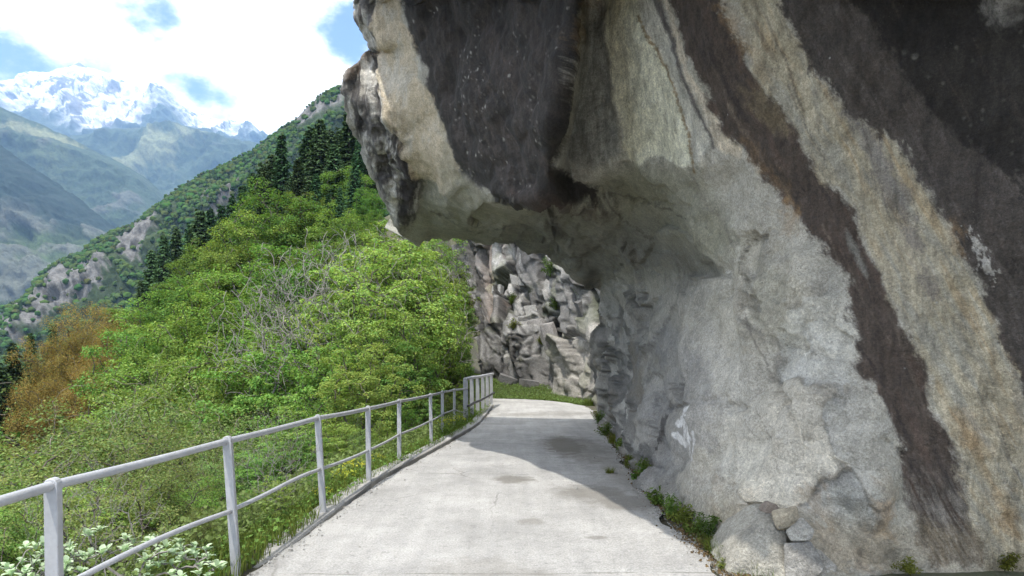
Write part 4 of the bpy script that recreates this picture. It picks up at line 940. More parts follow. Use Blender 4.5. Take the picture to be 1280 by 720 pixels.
# its tree canopy, thousands of crowns that read as one wood
def lump(seed, n=42, spire=False):
    r = np.random.default_rng(seed); bm = bmesh.new()
    bmesh.ops.create_icosphere(bm, subdivisions=1 if seed != 3 else 2, radius=1)
    V = np.array([v.co[:] for v in bm.verts]); Fc = np.array([[v.index for v in f.verts] for f in bm.faces]); bm.free()
    V *= (1+.35*fbm(V*2.2+seed*3.3, 3, seed, .7))[:, None]
    if spire: V[:, 2] *= 1.5; V[:, :2] *= (.75*np.clip(1.2-V[:, 2]/1.5, .05, 1.6)/1.2)[:, None]
    return V, Fc
lumps = [lump(k, spire=(k >= 4)) for k in range(6)]
rng = np.random.default_rng(77)
vs_, fs_, cs_ = [], [], []; n0 = 0
nr_, nx_ = SP.shape[:2]
pxs = np.linspace(SPUR[0][0], SPUR[-1][0], nx_)
for k in range(10500):
    i = int(nr_*rng.random()**1.25*.8); j = int(rng.uniform(0, nx_-2))
    p = SP[i, j]; py = HOR-(p[2]-EYE)/p[1]*F; px = 640+p[0]/p[1]*F
    if px > 590 or py > 560: continue
    if crag_mask(np.array([px]), np.array([py]))[0] > .35 and rng.random() > .07: continue
    con = rng.random() < .22
    V, Fc = lumps[rng.integers(4, 6) if con else rng.integers(0, 4)]
    sz = rng.uniform(1.5, 3.4)*(.8 if con else 1)*(.55 if i < 3 else 1)
    a = rng.uniform(0, 6.28); ca, sa = math.cos(a), math.sin(a)
    Q = V*sz*np.array([1, 1, .85]); Q = np.stack([Q[:, 0]*ca-Q[:, 1]*sa, Q[:, 0]*sa+Q[:, 1]*ca, Q[:, 2]], 1)+p+np.array([0, 0, sz*.35])
    vs_.append(Q); fs_.append(Fc+n0); n0 += len(Q)
    cc_ = np.array([.55, .62, .6])*rng.uniform(.7, 1) if con else np.array([rng.uniform(.85, 1.45), rng.uniform(.95, 1.4), rng.uniform(.7, 1.1)])
    cs_.append(np.tile(cc_, (len(Q), 1)))
wood = link('distant_wood', mesh_data('distant_wood', np.vstack(vs_), [np.vstack(fs_)], M_wood, False, np.vstack(cs_)))
tag(wood, kind='stuff')
# valley floor out to the horizon
gv = np.linspace(-8000, 8000, 41)
gvx, gvy = np.meshgrid(gv, gv+1000); gvz = np.full(gvx.shape, -330.)+fbm(np.stack([gvx*.001, gvy*.001, gvx*0], -1).reshape(-1, 3), 4, 5).reshape(gvx.shape)*12
gk = np.arange(gvx.size).reshape(gvx.shape)
vf = link('valley_floor', mesh_data('valley_floor', np.stack([gvx, gvy, gvz], -1).reshape(-1, 3), np.stack([gk[:-1, :-1], gk[:-1, 1:], gk[1:, 1:], gk[1:, :-1]], -1).reshape(-1, 4), M_soil, True)); tag(vf, kind='structure')

# ------------------------------------------------------------------ trees and bushes
LEAF = np.array([[0, 0, 0], [.34, .42, .06], [0, 1, 0], [-.34, .42, .06]])
def leaf_quads(cen, nrm_, size, rng, asp=1.0, shade=None, roll=True):
    """one folded diamond per leaf"""
    n = len(cen); nrm_ = nrm_/np.linalg.norm(nrm_, axis=1)[:, None]
    rv = rng.normal(size=(n, 3)); T = np.cross(nrm_, rv); T /= np.linalg.norm(T, axis=1)[:, None]; B = np.cross(nrm_, T)
    sz = np.broadcast_to(size, (n,))[:, None, None]
    V = cen[:, None]+sz*(LEAF[None, :, :1]*asp*T[:, None]+(LEAF[None, :, 1:2]-.5)*B[:, None]+LEAF[None, :, 2:]*nrm_[:, None])
    q = np.arange(n*4).reshape(n, 4)
    sh_ = np.ones((n, 3)) if shade is None else shade
    return V.reshape(-1, 3), q, np.repeat(sh_, 4, 0)

def crown_mesh(name, cen, nrm_, size, mat, rng, asp=1.0, cvar=.25, warm=.12):
    n = len(cen); sh_ = (1+cvar*rng.normal(size=(n, 1)).clip(-1.5, 1.5))*np.ones((n, 3)); sh_[:, 0] *= 1+warm*rng.normal(size=n)
    V, q, c_ = leaf_quads(cen, nrm_, size, rng, asp, np.clip(sh_, .3, 1.8))
    return mesh_data(name, V, [q], mat, False, c_)

def skeleton_tubes(start_nodes, clumps, rng, base_r, minr, droop=0., ex=.5):
    mb = MB()
    nodes = [np.array(p, float) for p in start_nodes]; par = [-1]+list(range(len(nodes)-1))
    root = nodes[0]; ctr = np.mean(start_nodes, 0)
    order = np.argsort([np.linalg.norm(c_-ctr) for c_ in clumps])
    for oi in order:
        c_ = np.asarray(clumps[oi]); A = np.array(nodes); d = np.linalg.norm(A-c_, axis=1)+1.3*np.maximum(A[:, 2]-c_[2]+.05*np.linalg.norm(c_-root), 0)
        k = int(np.argmin(d)); a = A[k]; L_ = np.linalg.norm(c_-a); prev = k; m_ = 4
        for t in np.linspace(0, 1, m_+1)[1:]:
            p = a+(c_-a)*t+rng.normal(size=3)*L_*.05*(t < 1); p[2] += (.12-droop)*L_*math.sin(math.pi*t)
            nodes.append(p); par.append(prev); prev = len(nodes)-1
    n = len(nodes); wgt = np.zeros(n); kids = [[] for _ in range(n)]
    for i in range(1, n): kids[par[i]].append(i)
    for i in range(n-1, -1, -1): wgt[i] = sum(wgt[j] for j in kids[i]) if kids[i] else 1.
    rad = np.maximum(base_r*(wgt/wgt[0])**ex, minr)
    heads = [(0, None)]
    while heads:
        cur, frm = heads.pop(); chain = [] if frm is None else [frm]
        chain.append(cur)
        while kids[cur]:
            b_ = max(kids[cur], key=lambda t: wgt[t])
            heads += [(o_, cur) for o_ in kids[cur] if o_ != b_]
            cur = b_; chain.append(cur)
        if len(chain) > 1:
            r_ = rad[chain].copy()
            if frm is not None: r_[0] = r_[1]
            mb.tube(np.array([nodes[t] for t in chain]), r_, 7 if r_[0] > .06 else (4 if r_[0] > .02 else 3), False)
    return mb

def broadleaf(seed, Hh, Rw, nclump, per, leaf, mat, bark=None, brad=.020, trunk=.6, low=.22, stems=1, flat=.55, cr=.15, cvar=.25, asp=1., lean=0., minr=.008, sparse=0.):
    """returns (trunk mesh, crown mesh) of a unit built at height Hh"""
    rng = np.random.default_rng(seed); cl = []
    lob = rng.normal(size=(7, 3)); lob /= np.linalg.norm(lob, axis=1)[:, None]; lob_a = rng.uniform(-.25, .35, 7)
    while len(cl) < nclump:
        d = rng.normal(size=3); d /= np.linalg.norm(d)
        f_ = rng.random()**.42
        k_ = 1+sum(a_*max(0, float(d@l_))**3 for a_, l_ in zip(lob_a, lob))
        p = np.array([d[0]*Rw*f_*k_, d[1]*Rw*f_*k_, Hh*(low+(1-low)*.5)+d[2]*f_*k_*Hh*(1-low)*.5])
        if p[2] < Hh*low*.7: continue
        p[0] += lean*p[2]
        cl.append(p)
    cl = np.array(cl); st = []
    wob = rng.normal(size=(7, 2))*.03*Hh
    tr = [np.array([wob[i, 0]*i/6+lean*trunk*Hh*i/6, wob[i, 1]*i/6, trunk*Hh*i/6-.25*(i == 0)]) for i in range(7)]
    mb = skeleton_tubes(tr, cl, rng, brad*Hh+.01, minr)
    for s_ in range(stems-1):
        a = rng.uniform(0, 6.28); e_ = cl[rng.integers(len(cl))]
        pts_ = np.array([np.array([math.cos(a)*.15*t, math.sin(a)*.15*t, -.2*(1-t)])+e_*t**1.2 for t in np.linspace(0, 1, 6)]); mb.tube(pts_, np.linspace(.45*brad*Hh, minr, 6), 5, False)
    cw = rng.uniform(.6, 1.4, nclump); cen, nn, sz = [], [], []
    for c_, w_ in zip(cl, cw):
        if rng.random() < sparse: continue
        n = int(per*w_); r_ = cr*Hh*w_**.5
        d = rng.normal(size=(n, 3)); d /= np.linalg.norm(d, axis=1)[:, None]; rr = rng.random((n, 1))**.5
        off = d*rr*r_*np.array([1, 1, flat]); out = (c_-np.array([0, 0, Hh*.5])); out /= np.linalg.norm(out)+1e-6
        off[:, 2] -= .25*r_*(rr[:, 0]**2)
        cen.append(c_+off); nn.append(np.array([0, 0, .75])+.35*out+.45*d+.45*rng.normal(size=(n, 3))); sz.append(leaf*rng.uniform(.65, 1.25, n))
    return mb.data('trunk', bark or M_bark), crown_mesh('crown', np.vstack(cen), np.vstack(nn), np.concatenate(sz), mat, rng, asp, cvar)

def spruce(seed, Hh, Rw, mat):
    rng = np.random.default_rng(seed); mb = MB(); mb.tube([[0, 0, -.3], [0, 0, Hh*.5], [0, 0, Hh*.98]], [.017*Hh, .01*Hh, .02], 7)
    cen, nn, T_ = [], [], []; V, q, cc_ = [], [], []; n0 = 0
    z = Hh*.06
    while z < Hh*.985:
        f_ = 1-z/Hh; rad = Rw*(f_**.8)*(1-.25*sstep(.25, 0, z/Hh)); nb_ = max(4, int(7+5*f_))
        a0 = rng.uniform(0, 6.28)
        for b in range(nb_):
            a = a0+b*6.283/nb_+rng.normal()*.25; L_ = rad*rng.uniform(.6, 1.15)+.12
            d = np.array([math.cos(a), math.sin(a), 0]); zz = z+rng.normal()*.12
            if L_ > 1: mb.tube([[0, 0, zz], d*L_*.5+np.array([0, 0, zz-L_*.12]), d*L_*.95+np.array([0, 0, zz-L_*.26])], [.03, .02, .008], 3, False)
            m_ = int(5+L_*7)
            t = rng.uniform(.12, 1, m_); side = np.where(rng.random(m_) < .5, -1, 1)
            sd_ = np.array([-d[1], d[0], 0]); c0 = d[None]*(L_*t)[:, None]; c0[:, 2] = zz-L_*.28*t**1.3+.12*L_*(t > .85)*(t-.85)
            dirn = d[None]*rng.uniform(.35, 1, (m_, 1))+sd_[None]*(side*rng.uniform(.2, 1, m_))[:, None]; dirn[:, 2] -= rng.uniform(.1, .75, m_)
            dirn /= np.linalg.norm(dirn, axis=1)[:, None]; ln = (.32+.28*L_*(1-t)*.6)*rng.uniform(.7, 1.3, m_)*Hh/15
            up = np.array([0, 0, 1.])+rng.normal(size=(m_, 3))*.3; B = np.cross(dirn, up); B /= np.linalg.norm(B, axis=1)[:, None]
            wd = ln*.30
            Q = np.stack([c0, c0+dirn*(ln*.45)[:, None]+B*wd[:, None], c0+dirn*ln[:, None]-np.array([0, 0, 1])*(ln*.12)[:, None], c0+dirn*(ln*.45)[:, None]-B*wd[:, None]], 1).reshape(-1, 3)
            V.append(Q); q.append(np.arange(len(Q)).reshape(-1, 4)+n0); n0 += len(Q)
            cc_.append(np.repeat(np.clip((.8+.7*t[:, None])*(1+.25*rng.normal(size=(m_, 1))), .4, 2)*np.ones((m_, 3)), 4, 0))
        z += Hh*.021*(.55+.8*f_)
    return mb.data('trunk', M_bark), mesh_data('crown', np.vstack(V), [np.vstack(q)], mat, False, np.vstack(cc_))

def bare(seed, Hh, Rw, n, mat, minr=.008):
    rng = np.random.default_rng(seed); cl = []
    for k in range(n):
        d = rng.normal(size=3); d /= np.linalg.norm(d); f_ = rng.random()**.4
        cl.append([d[0]*Rw*f_, d[1]*Rw*f_, Hh*.55+d[2]*f_*Hh*.45])
    cl = [c_ for c_ in cl if c_[2] > .1*Hh]
    tr = [np.array([.02*Hh*math.sin(i), .02*Hh*math.cos(2*i), .45*Hh*i/5-.2*(i == 0)]) for i in range(6)]
    return skeleton_tubes(tr, cl, rng, .015*Hh+.01, minr, -.03, .66).data('trunk', mat)

PRO = {}
def proto(kind, ms): PRO.setdefault(kind, []).append(ms)
for k in range(5): proto('spruce', spruce(10+k, 15, 2.5+.45*k, M_dark)+(15,))
for k in range(3): proto('broad', broadleaf(20+k, 12, 4.2, 150, 140, .19, M_green, low=.12, cr=.078, flat=.6)+(12,))
proto('bright', broadleaf(30, 7, 2.5, 150, 130, .12, M_lime, low=.1, cr=.075, flat=.42, lean=.03)+(7,))
proto('bright', broadleaf(31, 7, 2.3, 140, 130, .12, M_lime, low=.15, cr=.08, flat=.42, stems=2)+(7,))
proto('bright', broadleaf(32, 7, 2.6, 150, 120, .125, M_green, low=.08, cr=.075, flat=.45)+(7,))
for k in range(2): proto('orange', broadleaf(40+k, 11, 3.7, 200, 190, .14, M_orange, low=.10, cr=.075, flat=1.1, asp=.8)+(11,))
for k in range(3): proto('shrub', broadleaf(50+k, 4, 1.9, 130, 110, .062, (M_olive, M_green, M_olive)[k], low=.06, cr=.085, flat=.6, stems=5, trunk=.4, minr=.005, sparse=.06)+(4,))
for k in range(2): proto('maple', broadleaf(56+k, 4, 1.8, 85, 70, .105, M_lime, low=.1, cr=.085, flat=.28, stems=4, trunk=.45, minr=.006)+(4,))
for k in range(2): proto('twiggy', broadleaf(60+k, 4, 1.9, 230, 34, .055, M_olive, M_twig, brad=.007, low=.08, cr=.07, flat=.8, stems=4, trunk=.5, minr=.004)+(4,))
for k in range(2): PRO.setdefault('bare', []).append((bare(70+k, 6, 2.9, 620, M_pale_bark, .006), None, 6))
cntr = {}
REG = []
def place(kind, px, py, Y, name, label, cat='tree', group=None, wid=1.0, rz=None, var=None, minh=1.2, sink=0.0, stretch=None):
    """a tree whose top is seen at that pixel, standing on the slope at distance Y"""
    top = W(px, py, Y); gz = float(ground_z(np.array([top[0]]), np.array([Y]))[0])
    hgt = max(top[2]-gz, minh)
    i = cntr.get(kind, 0); cntr[kind] = i+1
    ms = PRO[kind][(i if var is None else var) % len(PRO[kind])]
    rr = random.Random(int(round(px)*73+round(py)*151+len(kind)*977))
    o = empty(name, (top[0], Y, gz), rr.uniform(0, 6.28) if rz is None else rz)
    k = hgt/ms[2]; kw = (k*wid if stretch is None else stretch)
    tr = link('trunk', ms[0], o); tr.scale = (kw, kw, k)
    if ms[1] is not None:
        cr_ = link('crown', ms[1], o); cr_.scale = (kw, kw, k)
    tag(o, label, cat, group); REG.append((o, px, py, Y)); return o

G1 = 'spruces rising above the broadleaf trees'
SPR = [(352, 165, 63), (372, 196, 56), (388, 158, 66), (400, 146, 62), (418, 178, 58), (436, 138, 68), (444, 190, 55), (456, 150, 71), (468, 214, 60), (412, 160, 72), (340, 190, 68),
       (303, 228, 66), (290, 242, 70), (277, 254, 64), (250, 260, 66), (236, 276, 68), (205, 290, 64), (190, 312, 68), (176, 348, 66), (316, 214, 70), (328, 200, 73), (263, 258, 73), (221, 284, 71), (298, 262, 62),
       (330, 205, 60), (360, 225, 52), (395, 215, 52), (425, 232, 50), (380, 178, 74), (426, 158, 75), (448, 168, 64), (410, 240, 47), (16, 428, 43), (38, 414, 50), (-2, 452, 41), (66, 402, 66), (-22, 430, 62)]
for k, (px, py, Y) in enumerate(SPR):
    if k < 11 or 24 <= k < 32: lab = 'dark green spruce in the tall stand beside the overhanging rock'; g = 'spruces beside the overhanging rock'
    elif k < 24: lab = 'dark spruce standing on the spur line above the bright trees'; g = 'spruces on the spur line'
    else: lab = 'dark spruce behind the copper brown tree at the left edge'; g = 'spruces at the left edge'
    place('spruce', px, py, Y, 'spruce_tree', lab, 'tree', g, wid=(.95 if k < 11 else .8)+.1*(k % 3))
gB = 'bright broadleaf trees covering the slope'; lB = 'fresh green broadleaf tree in the dense wood on the slope'
BRO = [(345, 224, 48), (384, 236, 50), (318, 262, 46), (288, 296, 44), (418, 252, 46), (246, 328, 43), (300, 322, 38), (362, 292, 38), (206, 362, 42), (182, 396, 38), (232, 388, 36), (272, 364, 35), (326, 352, 33), (460, 232, 52), (440, 268, 44), (400, 300, 42), (176, 376, 48), (262, 300, 50), (432, 205, 58), (466, 262, 48), (330, 300, 52), (220, 345, 52), (340, 390, 30), (205, 420, 34), (190, 440, 31), (250, 430, 29), (300, 415, 28), (170, 476, 29)]
for px, py, Y in BRO: place('broad', px, py, Y, 'broadleaf_tree', lB, 'tree', gB, wid=1.05)
for px, py, Y, w_ in [(136, 378, 47, .95), (114, 396, 46, .9), (92, 414, 45, .9), (70, 436, 44, .85), (150, 404, 43, .8), (120, 430, 41, .8), (52, 466, 41, .8)]:
    place('orange', px, py, Y, 'copper_tree', 'copper brown tree coming into leaf at the left of the wood', 'tree', 'copper brown trees', wid=w_)
gN = 'bright trees just behind the railing'; lN = 'bright green tree leaning over the slope behind the railing'
BRI = [(492, 300, 24), (516, 308, 27), (548, 332, 34), (468, 318, 26), (505, 342, 22), (526, 366, 24), (486, 384, 19), (446, 396, 21), (412, 418, 19), (455, 430, 15), (500, 424, 18.5), (536, 412, 25), (470, 350, 24), (425, 372, 26), (520, 330, 31), (500, 300, 31), (380, 400, 25), (352, 420, 22), (556, 350, 36), (470, 290, 34), (310, 405, 24), (560, 395, 30)]
for k, (px, py, Y) in enumerate(BRI): place('bright', px, py, Y, 'bright_tree', lN, 'tree', gN, wid=.95)
for px, py, Y in [(550, 298, 35.4), (566, 330, 34.4), (572, 362, 32.6), (576, 398, 30.8), (580, 430, 29.4), (538, 296, 36.5)]: place('bright', px, py, Y, 'bright_tree', lN, 'tree', gN, wid=.62)
for px, py, Y in [(424, 284, 25), (450, 270, 27), (408, 308, 23), (438, 316, 22.5), (462, 292, 25)]:
    place('bare', px, py, Y, 'bare_tree', 'grey leafless tree with fine twigs among the green crowns', 'tree', 'leafless trees', wid=1.05)
gS = 'bushes on the slope below the railing'
rngS = np.random.default_rng(5)
for Y, py0, step in [(27, 468, 36), (22, 488, 38), (17.5, 508, 42), (13.5, 535, 50), (10.5, 566, 58), (8.2, 602, 66), (6.6, 640, 72), (5.4, 690, 70)]:
    px = -40.+rngS.uniform(0, 30)
    while px < 560:
        jx, jy = rngS.uniform(-14, 14), rngS.uniform(-16, 16)
        top = W(px+jx, py0+jy, Y); dist_edge = xl(Y)-.45-top[0]
        if dist_edge > .75+.04*Y and not (px < 185 and py0 < 505):
            kd = ['shrub', 'maple', 'shrub', 'twiggy', 'bright'][rngS.integers(0, 5)]
            if px < 330 and py0 < 560: kd = ['shrub', 'twiggy', 'shrub', 'twiggy'][rngS.integers(0, 4)]
            if px > 330 and kd == 'twiggy': kd = 'maple'
            gz = float(ground_z(np.array([top[0]]), np.array([Y]))[0]); hh_ = top[2]-gz
            wid = min(1.1, max(.55, dist_edge*1.0/(hh_*.47+1e-3)))
            lab = {'shrub': 'leafy green bush on the steep slope below the railing', 'maple': 'bright layered bush with layered leaves below the railing', 'twiggy': 'twiggy bush just coming into leaf on the slope', 'bright': 'light green sapling among the bushes below the railing'}[kd]
            place(kd, px+jx, py0+jy, Y, {'shrub': 'bush', 'maple': 'maple_bush', 'twiggy': 'twiggy_bush', 'bright': 'sapling'}[kd], lab, 'bush', lab.split(' on ')[0].split(' with ')[0].split(' among ')[0]+' group', wid=wid)
        px += step*rngS.uniform(.8, 1.2)
# extra bushes hugging the verge
for px, py, Y in [(345, 640, 6.6), (330, 600, 7.6), (372, 585, 8.8), (420, 560, 10.3), (452, 535, 12), (478, 520, 13.5), (505, 505, 15.2), (535, 492, 17.5), (556, 484, 19.5), (575, 478, 22), (590, 474, 25), (398, 610, 7.9), (300, 610, 6.2), (250, 640, 5.4)]:
    top = W(px, py, Y); gz = float(ground_z(np.array([top[0]]), np.array([Y]))[0])
    place('maple' if int(px) % 2 else 'shrub', px, py, Y, 'verge_bush', 'low leafy bush hard against the outside of the railing', 'bush', 'bushes against the railing', minh=.5, wid=.75)

# silver leaved bush in the near left corner
def rosette_bush(seed, Hh, Rw, n):
    rng = np.random.default_rng(seed); tips = []
    for k in range(n):
        a = rng.uniform(0, 6.28); r_ = Rw*rng.random()**.6; tips.append([math.cos(a)*r_, math.sin(a)*r_, Hh*(1-.45*(r_/Rw)**2)*rng.uniform(.62, 1)])
    mb = skeleton_tubes([np.array([0, 0, Hh*.3*i/4-.2]) for i in range(5)], tips, rng, .014, .003)
    V, q, cc_ = [], [], []; n0 = 0
    prof = [(0, .08), (.3, .85), (.6, 1), (.85, .6), (1, .03)]
    for t in tips:
        m_ = rng.integers(6, 10); tilt0 = rng.normal(size=2)*.2
        for j in range(m_):
            a = j*2.4+rng.normal()*.2; el_ = rng.uniform(.5, 1.25); d = np.array([math.cos(a)*math.cos(el_)+tilt0[0], math.sin(a)*math.cos(el_)+tilt0[1], math.sin(el_)]); d /= np.linalg.norm(d)
            sd_ = np.cross(d, [0, 0, 1]); sd_ /= np.linalg.norm(sd_)+1e-9; up = np.cross(sd_, d); L_ = rng.uniform(.045, .08); wv = L_*.23
            b0 = np.array(t)-np.array([0, 0, .02*j/m_])
            for s_, w_ in prof:
                c0 = b0+d*L_*s_-np.array([0, 0, 1])*L_*.35*s_**2
                V += [c0-sd_*wv*w_+up*wv*w_*.35, c0, c0+sd_*wv*w_+up*wv*w_*.35]
            for r_ in range(4):
                for u_ in (0, 1): q.append([n0+r_*3+u_, n0+r_*3+u_+1, n0+r_*3+u_+4, n0+r_*3+u_+3])
            cc_ += [np.ones(3)*rng.uniform(.75, 1.25)]*15; n0 += 15
    return mb.data('stem', M_pale_bark), mesh_data('foliage', np.array(V), [np.array(q)], M_silver, True, np.array(cc_))
for k, (px, py, Y, n, rw) in enumerate([(150, 655, 4.3, 52, .60), (42, 672, 4.0, 40, .45), (225, 676, 4.6, 26, .34)]):
    top = W(px, py, Y); gz = float(ground_z(np.array([top[0]]), np.array([Y]))[0]); hh_ = top[2]-gz
    ms = rosette_bush(200+k, hh_, rw, n); o = empty('silver_bush', (top[0], Y, gz)); link('stem', ms[0], o); link('foliage', ms[1], o)
    tag(o, ['silvery green leaved bush between the two nearest railing posts', 'silvery leaved bush at the left edge behind the nearest railing post', 'small silvery sprig bush beside the second railing post'][k], 'bush')
# dry pale twigs standing up through the bushes
for k, (px, py, Y) in enumerate([(118, 612, 4.6), (345, 590, 6.8), (455, 470, 15)]):
    place('bare', px, py, Y, 'dry_stems', 'pale leafless stems poking up through the green bushes', 'bush', 'dry stems in the bushes', stretch=.16)

# ------------------------------------------------------------------ boulder, verge plants, grass
def hull_data(name, mat, pts, col, seed, org, amp=.012, cuts=3):
    bm = bmesh.new()
    for p in pts: bm.verts.new(np.asarray(p)-org)
    bmesh.ops.convex_hull(bm, input=bm.verts)
    bmesh.ops.delete(bm, geom=[v for v in bm.verts if not v.link_faces], context='VERTS')
    bmesh.ops.bevel(bm, geom=bm.edges[:], offset=.006, segments=1, affect='EDGES')
    bmesh.ops.triangulate(bm, faces=bm.faces[:])
    for _ in range(cuts):
        bmesh.ops.subdivide_edges(bm, edges=[e for e in bm.edges if e.calc_length() > .035], cuts=1)
        bmesh.ops.triangulate(bm, faces=bm.faces[:])
    bm.normal_update()
    V = np.array([v.co[:] for v in bm.verts]); Nn = np.array([v.normal[:] for v in bm.verts]); Fc = np.array([[v.index for v in f.verts] for f in bm.faces]); bm.free()
    fa, ka, ra = facets(V*7+seed, seed, 1.3, .6)
    V = V+Nn*(amp*(fa*1.5+.8*fbm(V*14+seed, 4, seed)-(1-ka)*.3))[:, None]
    cc_ = np.array(col)*np.array([1.05, 1.01, .93])*(.82+.3*ra[:, :1]+.22*fbm(V*9, 5, seed)[:, None])
    return mesh_data(name, V, [Fc], mat, False, np.hstack([np.clip(cc_, .03, .7), np.zeros((len(V), 1))]))
org = W(940, 718, 5.0); org[2] = 0
bo = empty('boulder', org)
tag(bo, 'angular grey boulder leaning on the foot of the rock wall beside the path', 'boulder')
link('boulder_body', hull_data('boulder_body', M_rock, [W(880, 700, 5.7), W(893, 716, 5.22), W(905, 728, 4.98), W(984, 730, 4.9), W(982, 655, 5.1), W(976, 638, 5.3), W(940, 633, 5.4), W(903, 655, 5.65), W(953, 652, 5.06), W(918, 672, 5.16), W(980, 640, 6.2), W(900, 660, 6.6), W(985, 730, 6), W(890, 720, 6)], (.32, .315, .29), 5, org, .010), bo)
for nm, pts, cl_ in [
    ('stone', [(966, 640, 5.1), (994, 634, 5.08), (998, 655, 5.04), (972, 662, 5.02), (970, 640, 5.4), (996, 636, 5.4), (985, 664, 5.3), (982, 645, 5.0)], (.33, .30, .24)),
    ('stone', [(983, 664, 5.0), (1002, 648, 5.04), (1016, 664, 5.0), (1012, 676, 4.96), (990, 676, 4.96), (985, 655, 5.4), (1014, 664, 5.4), (1000, 684, 5.3)], (.36, .36, .345)),
    ('stone', [(981, 680, 4.97), (1012, 678, 4.97), (1022, 690, 4.95), (1028, 712, 4.93), (1012, 726, 4.9), (984, 728, 4.88), (984, 682, 5.4), (1022, 690, 5.4), (1020, 726, 5.4)], (.25, .25, .245)),
    ('stone', [(1010, 684, 4.99), (1026, 690, 5.0), (1043, 708, 4.98), (1040, 724, 4.95), (1024, 724, 4.93), (1018, 690, 5.4), (1040, 712, 5.4)], (.29, .285, .27)),
    ('stone', [(948, 636, 5.28), (958, 627, 5.3), (970, 631, 5.25), (974, 640, 5.2), (960, 643, 5.2), (955, 632, 5.5), (970, 636, 5.5)], (.25, .215, .19))]:
    link(nm, hull_data(nm, M_rock, [W(*p) for p in pts], cl_, len(pts), org, .008), bo)

def weed_mesh(seed, kind, n, Hh, Rw):
    rng = np.random.default_rng(seed); V, q, cc_ = [], [], []; n0 = 0
    for k in range(n):
        a = rng.uniform(0, 6.283); r_ = Rw*rng.random()**.6; b = np.array([math.cos(a)*r_, math.sin(a)*r_, -.02])
        if kind == 'grass':
            L_ = Hh*rng.uniform(.5, 1.1); d = np.array([math.cos(a), math.sin(a), 0])*rng.uniform(.1, .8); wv = rng.uniform(.003, .006); seg = 4
            sd_ = np.array([-math.sin(a), math.cos(a), 0])
            for t in np.linspace(0, 1, seg+1):
                c0 = b+np.array([0, 0, 1])*L_*t*(1-.3*t*np.linalg.norm(d))+d*L_*t*t; ww = wv*(1-t*.92)
                V += [c0-sd_*ww, c0+sd_*ww]
            q += [[n0+2*i, n0+2*i+1, n0+2*i+3, n0+2*i+2] for i in range(seg)]; cc_ += [np.array([1.1, 1, .8])*rng.uniform(.6, 1.4)]*(2*seg+2); n0 += 2*seg+2
        else:
            st_ = rng.integers(0, 11); sr = np.random.default_rng(seed*50+st_); sa, sl_, sh_ = sr.uniform(0, 6.283), sr.uniform(.1, 1.0), sr.uniform(.45, 1.15)
            t = rng.random()**.6; rr_ = Rw*sl_*t; c0 = np.array([math.cos(sa)*rr_, math.sin(sa)*rr_, Hh*sh_*t*(1.15-.35*t*sl_)])+rng.normal(size=3)*np.array([.03, .03, .012]); L_ = (.024 if kind == 'leafy' else .06)*rng.uniform(.5, 1.5)
            nn_ = np.array([math.cos(a)*.5, math.sin(a)*.5, .8])+rng.normal(size=3)*.4; nn_ /= np.linalg.norm(nn_)
            T = np.cross(nn_, rng.normal(size=3)); T /= np.linalg.norm(T); B = np.cross(nn_, T)
            for x_, y_, z_ in ((0, -.5, 0), (.30, -.1, .08), (.22, .25, .06), (0, .55, -.1), (-.22, .25, .06), (-.30, -.1, .08)): V.append(c0+L_*(x_*T+y_*B+z_*nn_))
            q += [[n0, n0+1, n0+2, n0+3], [n0, n0+3, n0+4, n0+5]]; cc_ += [np.array([1.05, .95, .9])*rng.uniform(.45, 1.3)]*6; n0 += 6
    if kind != 'grass':
        for st_ in range(11):
            sr = np.random.default_rng(seed*50+st_); sa, sl_, sh_ = sr.uniform(0, 6.283), sr.uniform(.1, 1.0), sr.uniform(.45, 1.15)
            for t in np.linspace(0, 1, 6):
                c0 = np.array([math.cos(sa)*Rw*sl_*t, math.sin(sa)*Rw*sl_*t, Hh*sh_*t*(1.15-.35*t*sl_)-.02*(t == 0)]); sd_ = np.array([-math.sin(sa), math.cos(sa), 0])*(.004*(1.3-t))
                V += [c0-sd_, c0+sd_]
            q += [[n0+2*i, n0+2*i+1, n0+2*i+3, n0+2*i+2] for i in range(5)]; cc_ += [np.array([.8, .8, .8])]*12; n0 += 12
    return np.array(V), np.array(q), np.array(cc_)
M_weed = leaf_mat('weed_leaf', (.10, .175, .045), .3); M_moss = leaf_mat('moss_leaf', (.14, .17, .04), .3)
WM = {}
for nm, kd, n, Hh, Rw, mt in [('leafy', 'leafy', 750, .24, .22, M_weed), ('big', 'big', 150, .24, .20, M_weed), ('grass', 'grass', 260, .26, .13, M_grass), ('lime', 'leafy', 700, .17, .19, M_moss)]:
    for v in range(2):
        V, q, c_ = weed_mesh(300+v+len(WM)*3, kd, n, Hh, Rw); WM.setdefault(nm, []).append(mesh_data('weed', V, [q], mt, False, c_))
